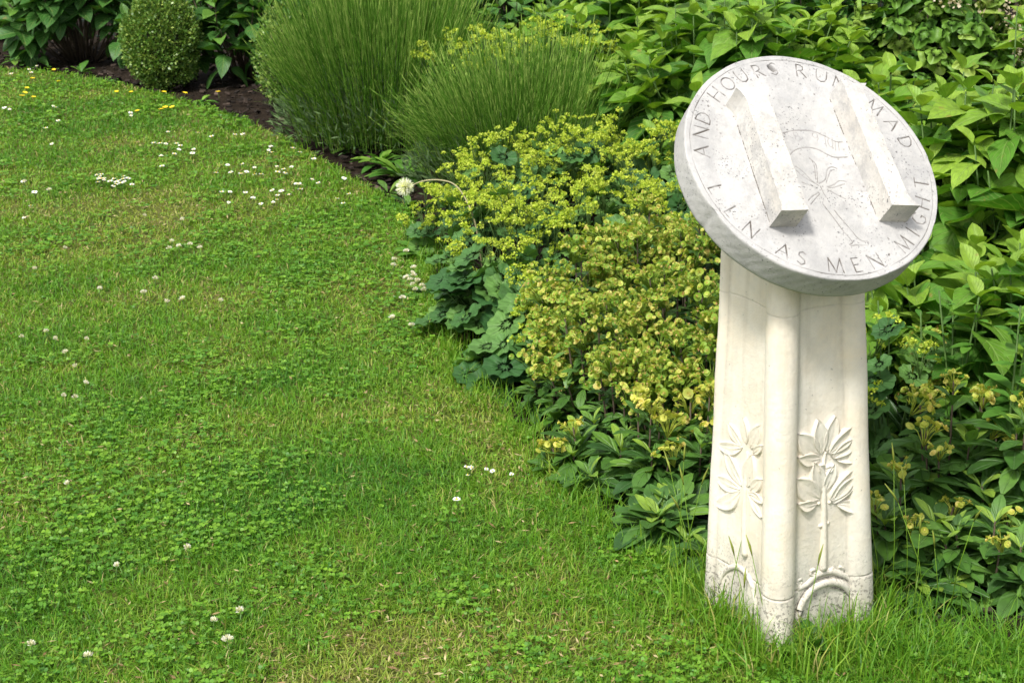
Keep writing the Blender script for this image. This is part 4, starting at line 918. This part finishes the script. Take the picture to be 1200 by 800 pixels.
# strap-leaved lilies and tall leafy stems right of pillar
def strap_plant(base, n, L, label, name='strap_leaf_plant'):
    t = thing(name, tuple(base), label, 'perennial plant'); mb = MB(); a = rng.uniform(0, 6.28, n); e = rng.uniform(.6, 1.25, n)
    fw = np.stack([np.cos(a) * np.cos(e), np.sin(a) * np.cos(e), np.sin(e)], 1); up = np.stack([-np.cos(a) * np.sin(e), -np.sin(a) * np.sin(e), np.cos(e)], 1)
    mb.inst(L_STRAP, fw * .02, frames(fw, up), rng.uniform(.7, 1.1, n) * L, rng.uniform(0, .8, n)); mb.build('leaves', M_SPL, t); return t
def leafy_stem(base, h, n, L, label, lean=(0, 0), name='tall_leafy_plant', mat=None, k=3, buds=False):
    t = thing(name, tuple(base), label, 'perennial plant'); mb = MB(); sm = MB()
    for s in range(k):
        b = np.array([rng.normal(0, .03), rng.normal(0, .03), 0]); tip = b + [lean[0] + rng.normal(0, .03), lean[1] + rng.normal(0, .03), h * rng.uniform(.8, 1.05)]
        sm.tube([b, (b + tip) / 2, tip], .0035, .002, 5); P = []; FW = []; UP = []; S = []
        for i in range(n):
            f_ = i / n; aa = i * 2.4 + s; el_ = .9 - .8 * (1 - f_) + rng.normal(0, .15); hd = np.array([math.cos(aa), math.sin(aa), 0])
            P.append(b + (tip - b) * (.1 + .9 * f_)); FW.append(hd * math.cos(el_) + np.array([0, 0, math.sin(el_)])); UP.append(np.array([0, 0, math.cos(el_)]) - hd * math.sin(el_)); S.append(L * (1 - .6 * f_) * rng.uniform(.8, 1.2))
        mb.inst(L_LAN, np.array(P), frames(np.array(FW), np.array(UP)), np.array(S)[:, None] * [1.25, 1, 1], np.clip(rng.normal(.5, .25, n), 0, 1))
    mb.build('leaves', mat or M_WEED, t); sm.build('stems', M_STEM, t); return t
strap_plant(px_base(1050, 3.35, .2), 26, .34, 'dark strap-leaved lily clump just right of the pillar at mid height')
strap_plant(px_base(1095, 3.45, .2), 20, .32, 'second dark strap-leaved clump, further right beneath the broad leaves')
leafy_stem(px_base(1190, 3.3, .3), .62, 26, .10, 'tall leafy stems rising at the right edge above the yellow heads')
leafy_stem(px_base(1150, 3.45, .3), .46, 20, .09, 'leafy stems left of the tallest ones near the right edge')
leafy_stem(px_base(1085, 3.6, .3), .40, 20, .09, 'leafy stems between the lily clumps and the broad-leaved shrubs')
leafy_stem(px_base(1205, 4.9, .4), .92, 24, .10, 'tall herb with whorled leaves in front of the top right shrubs')
# border weeds
def rosette(base, n, L, label, mat=None, name='weed_rosette', el0=.5, tm=None):
    t = thing(name, tuple(base), label, 'weed', 'small weeds along the border'); mb = MB(); a = rng.uniform(0, 6.28, n); e = rng.uniform(.1, el0 * 2, n)
    fw = np.stack([np.cos(a) * np.cos(e), np.sin(a) * np.cos(e), np.sin(e)], 1); up = np.stack([-np.cos(a) * np.sin(e), -np.sin(a) * np.sin(e), np.cos(e)], 1)
    mb.inst(tm or L_LAN, fw * .01, frames(fw, up), rng.uniform(.6, 1.1, n)[:, None] * L * np.array([1.2, 1, 1]), rng.random(n)); mb.build('leaves', mat or M_WEED, t); return t
for x, y, n_, L, lab in [(470, 205, 22, .13, 'leafy weed beneath the dandelion head at the border edge'), (445, 190, 18, .11, 'leafy weed in the dark gap left of the dandelion head'), (425, 165, 16, .1, 'small weed under the skirt of the large lavender'),
                         (235, 118, 9, .07, 'thin weed sprouting from the mulch right of the box ball'), (95, 84, 12, .08, 'dandelion leaves at the lawn edge left of the box ball'), (18, 70, 14, .09, 'green weed in the mulch at the far left'),
                         (500, 300, 22, .10, 'weedy leaves at the lawn edge left of the lime flowers'), (508, 345, 18, .09, 'weedy leaves beside the white clover flowers'), (560, 440, 24, .08, 'weedy leaves below the large lady mantle leaves'), (650, 490, 10, .1, 'bright green young shoot left of the first spurge rosette'),
                         (740, 625, 20, .07, 'broad weed leaves in the grass below the flowerless spurge')]:
    p = at_z(x, y); rosette((p[0], p[1], -.01), n_, L, lab)
for x, y, n_, L, lab in [(410, 172, 14, .09, 'dark leafy weed in shade at the foot of the large lavender'), (455, 222, 16, .08, 'dark leafy weed at the mulch edge left of the dandelion head'), (490, 180, 20, .12, 'dark leafy weed under the left side of the smaller lavender'), (480, 240, 16, .08, 'dark weed below the dandelion head')]:
    p = at_z(x, y); rosette((p[0], p[1], -.02), n_, L, lab, M_SPL)
p = at_z(948, 772); rosette((p[0], p[1], .0), 9, .065, 'round-leaved bright green weed at the foot of the pillar', M_WEED, tm=L_OV, el0=.7)

# dandelion clock on its bent stem
p0 = at_y(557, 262, 5.05); p1 = at_y(474.5, 219.5, 5.15)
t = thing('dandelion', (p0[0], p0[1], 0), 'white dandelion seed head on a bent pale stem hanging over the lawn edge', 'dandelion'); mb = MB(); o = np.array([p0[0], p0[1], 0])
pts = smooth_pl([np.array([p0[0] + .02, p0[1] + .02, 0]), at_y(557, 262, 5.05), at_y(545, 232, 5.07), at_y(532, 216, 5.09), at_y(515, 211, 5.11), at_y(497, 212, 5.13), at_y(483, 217, 5.15)], 6) - o
mb.tube(pts, .0028, .0022, 6); mb.build('stem', plain('pale_stem', (.42, .38, .2), .6), t)
mb = MB(); c = p1 - o; dd = rand_dir(420); mb.inst(L_TINY, c + dd * .006, frames(dd, rand_dir(420)), np.stack([np.full(420, .008), rng.uniform(.020, .029, 420), np.full(420, .01)], 1), rng.random(420))
mb.build('seed_head', foliage('seed_fluff', [(0, (.8, .79, .76)), (1, (.88, .88, .86))], .8, .4), t)

# ---------------------------------------------------------------- lawn flowers
def daisy_mesh(seed, R0=.010):
    r = np.random.default_rng(seed); mb = MB(); n = 15; a = np.arange(n) * 6.2832 / n + r.normal(0, .06, n); e = r.uniform(-.05, .35, n)
    fw = np.stack([np.cos(a) * np.cos(e), np.sin(a) * np.cos(e), np.sin(e)], 1); mb.inst(L_QUAD, fw * .002 + [0, 0, .034], frames(fw, np.tile([0, 0, 1.], (n, 1))), np.stack([np.full(n, .005), np.full(n, R0), np.full(n, .004)], 1), r.random(n), 0)
    V = [(0, 0, .0385)] + [(.0034 * math.cos(k * .7854), .0034 * math.sin(k * .7854), .0355) for k in range(8)]; mb.add(V, None, [(0, 1 + k, 1 + (k + 1) % 8) for k in range(8)], None, 1)
    mb.tube([[.002, 0, 0], [0, .001, .02], [0, 0, .034]], .0008, .0008, 4, .5, 2); return mb.mesh('daisy', [M_PETAL, M_YEL, M_STEM])
def butt_mesh():
    mb = MB(); n = 6; a = np.arange(n) * 6.2832 / n; e = np.full(n, .5); fw = np.stack([np.cos(a) * np.cos(e), np.sin(a) * np.cos(e), np.sin(e)], 1)
    mb.inst(L_QUAD, fw * .001 + [0, 0, .05], frames(fw, np.tile([0, 0, 1.], (n, 1))), np.stack([np.full(n, .018), np.full(n, .016), np.full(n, .004)], 1), np.full(n, .5), 0)
    mb.tube([[0, .003, 0], [0, 0, .05]], .001, .001, 4, .5, 1); return mb.mesh('buttercup', [M_BUTT, M_STEM])
def clover_mesh(seed):
    r = np.random.default_rng(seed); mb = MB(); n = 46; dd = nrm(r.normal(0, 1, (n, 3))); dd[:, 2] = np.abs(dd[:, 2]) - .15; mb.inst(L_TINY, dd * .003 + [0, 0, .042], frames(nrm(dd + [0, 0, .6]), rand_dir(n)), np.stack([np.full(n, .005), np.full(n, .009), np.full(n, .004)], 1), r.random(n), 0)
    mb.tube([[0, .003, 0], [0, 0, .042]], .001, .001, 4, .5, 1); return mb.mesh('clover_flower', [foliage('clover_blossom', [(0, (.6, .55, .42)), (.5, (.8, .77, .72)), (1, (.85, .83, .8))], .6, .3), M_STEM])
DM = [daisy_mesh(s) for s in range(3)]; BMh = butt_mesh(); CM = [clover_mesh(s) for s in range(2)]
def z4t(x, y): return x / 3.6375, y / 3.6375            # zoom of 0,0-320,220
def zb(x, y): return x / 3.3333, 60 + y / 3.3333
def z5(x, y): return 250 + x / 2.858, 120 + y / 2.858
def z9(x, y): return x / 2.6667, 200 + y / 2.6667
def z6(x, y): return x / 2.6667, 500 + y / 2.6667
G_ = 'white daisies scattered over the lawn'
SETS = [
 ('daisy', 'small white daisy in the dense white patch in upper left lawn', [zb(*q) for q in ((378, 482), (400, 480), (385, 497), (398, 496), (410, 495), (383, 511), (404, 502), (432, 505), (448, 497), (452, 508), (463, 504), (485, 488), (487, 508), (480, 498), (440, 517), (436, 525), (514, 519), (474, 514), (392, 488), (494, 495))]),
 ('daisy', 'white daisy in the loose group on upper lawn below the box ball', [zb(*q) for q in ((660, 314), (603, 357), (618, 361), (625, 358), (688, 360), (704, 367), (693, 381), (679, 399), (630, 407), (768, 318), (829, 331), (757, 381), (753, 396), (636, 446), (508, 250), (503, 238), (640, 360))]),
 ('daisy', 'white daisy at the far left of the upper lawn', [zb(*q) for q in ((45, 87), (113, 70), (120, 81), (18, 219), (34, 225), (205, 213), (217, 219), (232, 269), (177, 299), (206, 360), (92, 507), (192, 540), (122, 603), (97, 648), (134, 546), (143, 57))]),
 ('daisy', 'white daisy in the scattered band below the large lavender', [z5(*q) for q in ((65, 106), (104, 104), (194, 146), (186, 158), (197, 167), (262, 151), (276, 155), (287, 166), (335, 187), (213, 213), (211, 231), (233, 235), (134, 216), (143, 240), (157, 240), (108, 230), (46, 208), (101, 205), (325, 256), (355, 268), (432, 250), (284, 272), (277, 271), (289, 290), (229, 294), (204, 292), (256, 308), (217, 309), (214, 325), (199, 331), (131, 318), (103, 300), (162, 338), (54, 297), (25, 299), (48, 332), (237, 222), (291, 271), (89, 238), (62, 232), (8, 235), (264, 214))]),
 ('daisy', 'white daisy of the close pair below the scattered band', [z5(410, 321), z5(438, 337)]),
 ('daisy', 'lone white daisy just above the close pair', [z5(457, 305)]),
 ('clover_flower', 'white clover flower in the small group in middle left lawn', [z9(*q) for q in ((533, 217), (532, 242), (562, 234), (596, 230), (626, 241), (484, 334), (458, 376), (512, 406), (580, 398), (685, 406))]),
 ('clover_flower', 'white clover flower scattered thinly over the left middle lawn', [z9(*q) for q in ((200, 241), (107, 306), (307, 366), (64, 516), (170, 522), (275, 520), (210, 563), (249, 605), (258, 665), (232, 706), (155, 497), (190, 702), (75, 33), (153, 58), (573, 147), (445, 139))]),
 ('clover_flower', 'white clover flower in the clump beside the lady mantle leaves', [z5(*q) for q in ((657, 585), (668, 578), (665, 593), (684, 592), (673, 608), (676, 626), (703, 613), (708, 628), (604, 718), (636, 655), (673, 744), (656, 572), (600, 545), (604, 527), (670, 552), (652, 498))]),
 ('clover_flower', 'off-white clover flower in the lower left foreground lawn', [z6(*q) for q in ((273, 717), (96, 675), (360, 435), (590, 375), (656, 606), (762, 562), (206, 178))]),
 ('clover_flower', 'pinkish clover flower low in the centre foreground lawn', [z6(711, 664)]),
 ('daisy', 'tiny white daisy in the row near the first spurge rosette', [(545, 546), (551, 546.5), (557, 546), (570, 549), (578, 548), (600, 554), (550, 557)]),
 ('buttercup', 'small yellow buttercup at the top left lawn edge', [zb(*q) for q in ((124, 107), (211, 72), (127, 180), (88, 160), (102, 144), (82, 176), (231, 119))]),
 ('buttercup', 'small yellow buttercup on the lawn edge below the box ball', [zb(*q) for q in ((541, 234), (633, 228), (646, 219), (684, 216), (515, 160), (455, 158))]),
 ('buttercup', 'yellow buttercup over the mulch right below the box ball', [zb(*q) for q in ((636, 160), (714, 163), (853, 160))]),
]
GRP = {'daisy': G_, 'clover_flower': 'white clover flowers in the lawn', 'buttercup': 'yellow buttercups at the lawn edge'}
CAT = {'daisy': 'daisy', 'clover_flower': 'clover flower', 'buttercup': 'buttercup'}
for si, (nm, lab, pts) in enumerate(SETS):
    for i, (x, y) in enumerate(pts):
        hz = {'daisy': .036, 'clover_flower': .044, 'buttercup': .052}[nm]; p = at_z(x, y, hz)
        me = DM[i % 3] if nm == 'daisy' else (CM[i % 2] if nm == 'clover_flower' else BMh)
        o = link(nm, me); o.location = (p[0], p[1], 0.0); s = rng.uniform(.85, 1.2) * (1.1 if p[1] > 6 else 1.); s = s * (.62 if 'tiny' in lab else 1) * (.8 if 'off-white' in lab or 'thinly' in lab else 1)
        o.scale = (s, s, 1.); o.rotation_euler = (rng.normal(0, .12), rng.normal(0, .12), rng.uniform(0, 6.28)); tag(o, lab, CAT[nm], GRP[nm] + ('' if len(pts) == 1 else ', ' + lab.split(' in ')[-1].split(' at ')[-1]))
# the one open daisy in the near centre lawn, with its parts
p = at_z(535, 585, .04); t = thing('daisy', (p[0], p[1], 0), 'largest open white daisy, alone in the near centre lawn', 'daisy')
mb = MB(); n = 16; a = np.arange(n) * 6.2832 / n; e = rng.uniform(0, .3, n); fw = np.stack([np.cos(a) * np.cos(e), np.sin(a) * np.cos(e), np.sin(e)], 1)
mb.inst(L_QUAD, fw * .002 + [0, 0, .040], frames(fw, np.tile([0, 0, 1.], (n, 1))), np.stack([np.full(n, .005), np.full(n, .0105), np.full(n, .004)], 1), rng.random(n)); mb.build('petals', M_PETAL, t)
mb = MB(); V = [(0, 0, .045)] + [(.004 * math.cos(k * .7854), .004 * math.sin(k * .7854), .0415) for k in range(8)]; mb.add(V, None, [(0, 1 + k, 1 + (k + 1) % 8) for k in range(8)]); mb.build('centre', M_YEL, t)
mb = MB(); mb.tube([[.002, 0, 0], [0, 0, .04]], .0009, .0009, 5); mb.build('stem', M_STEM, t)
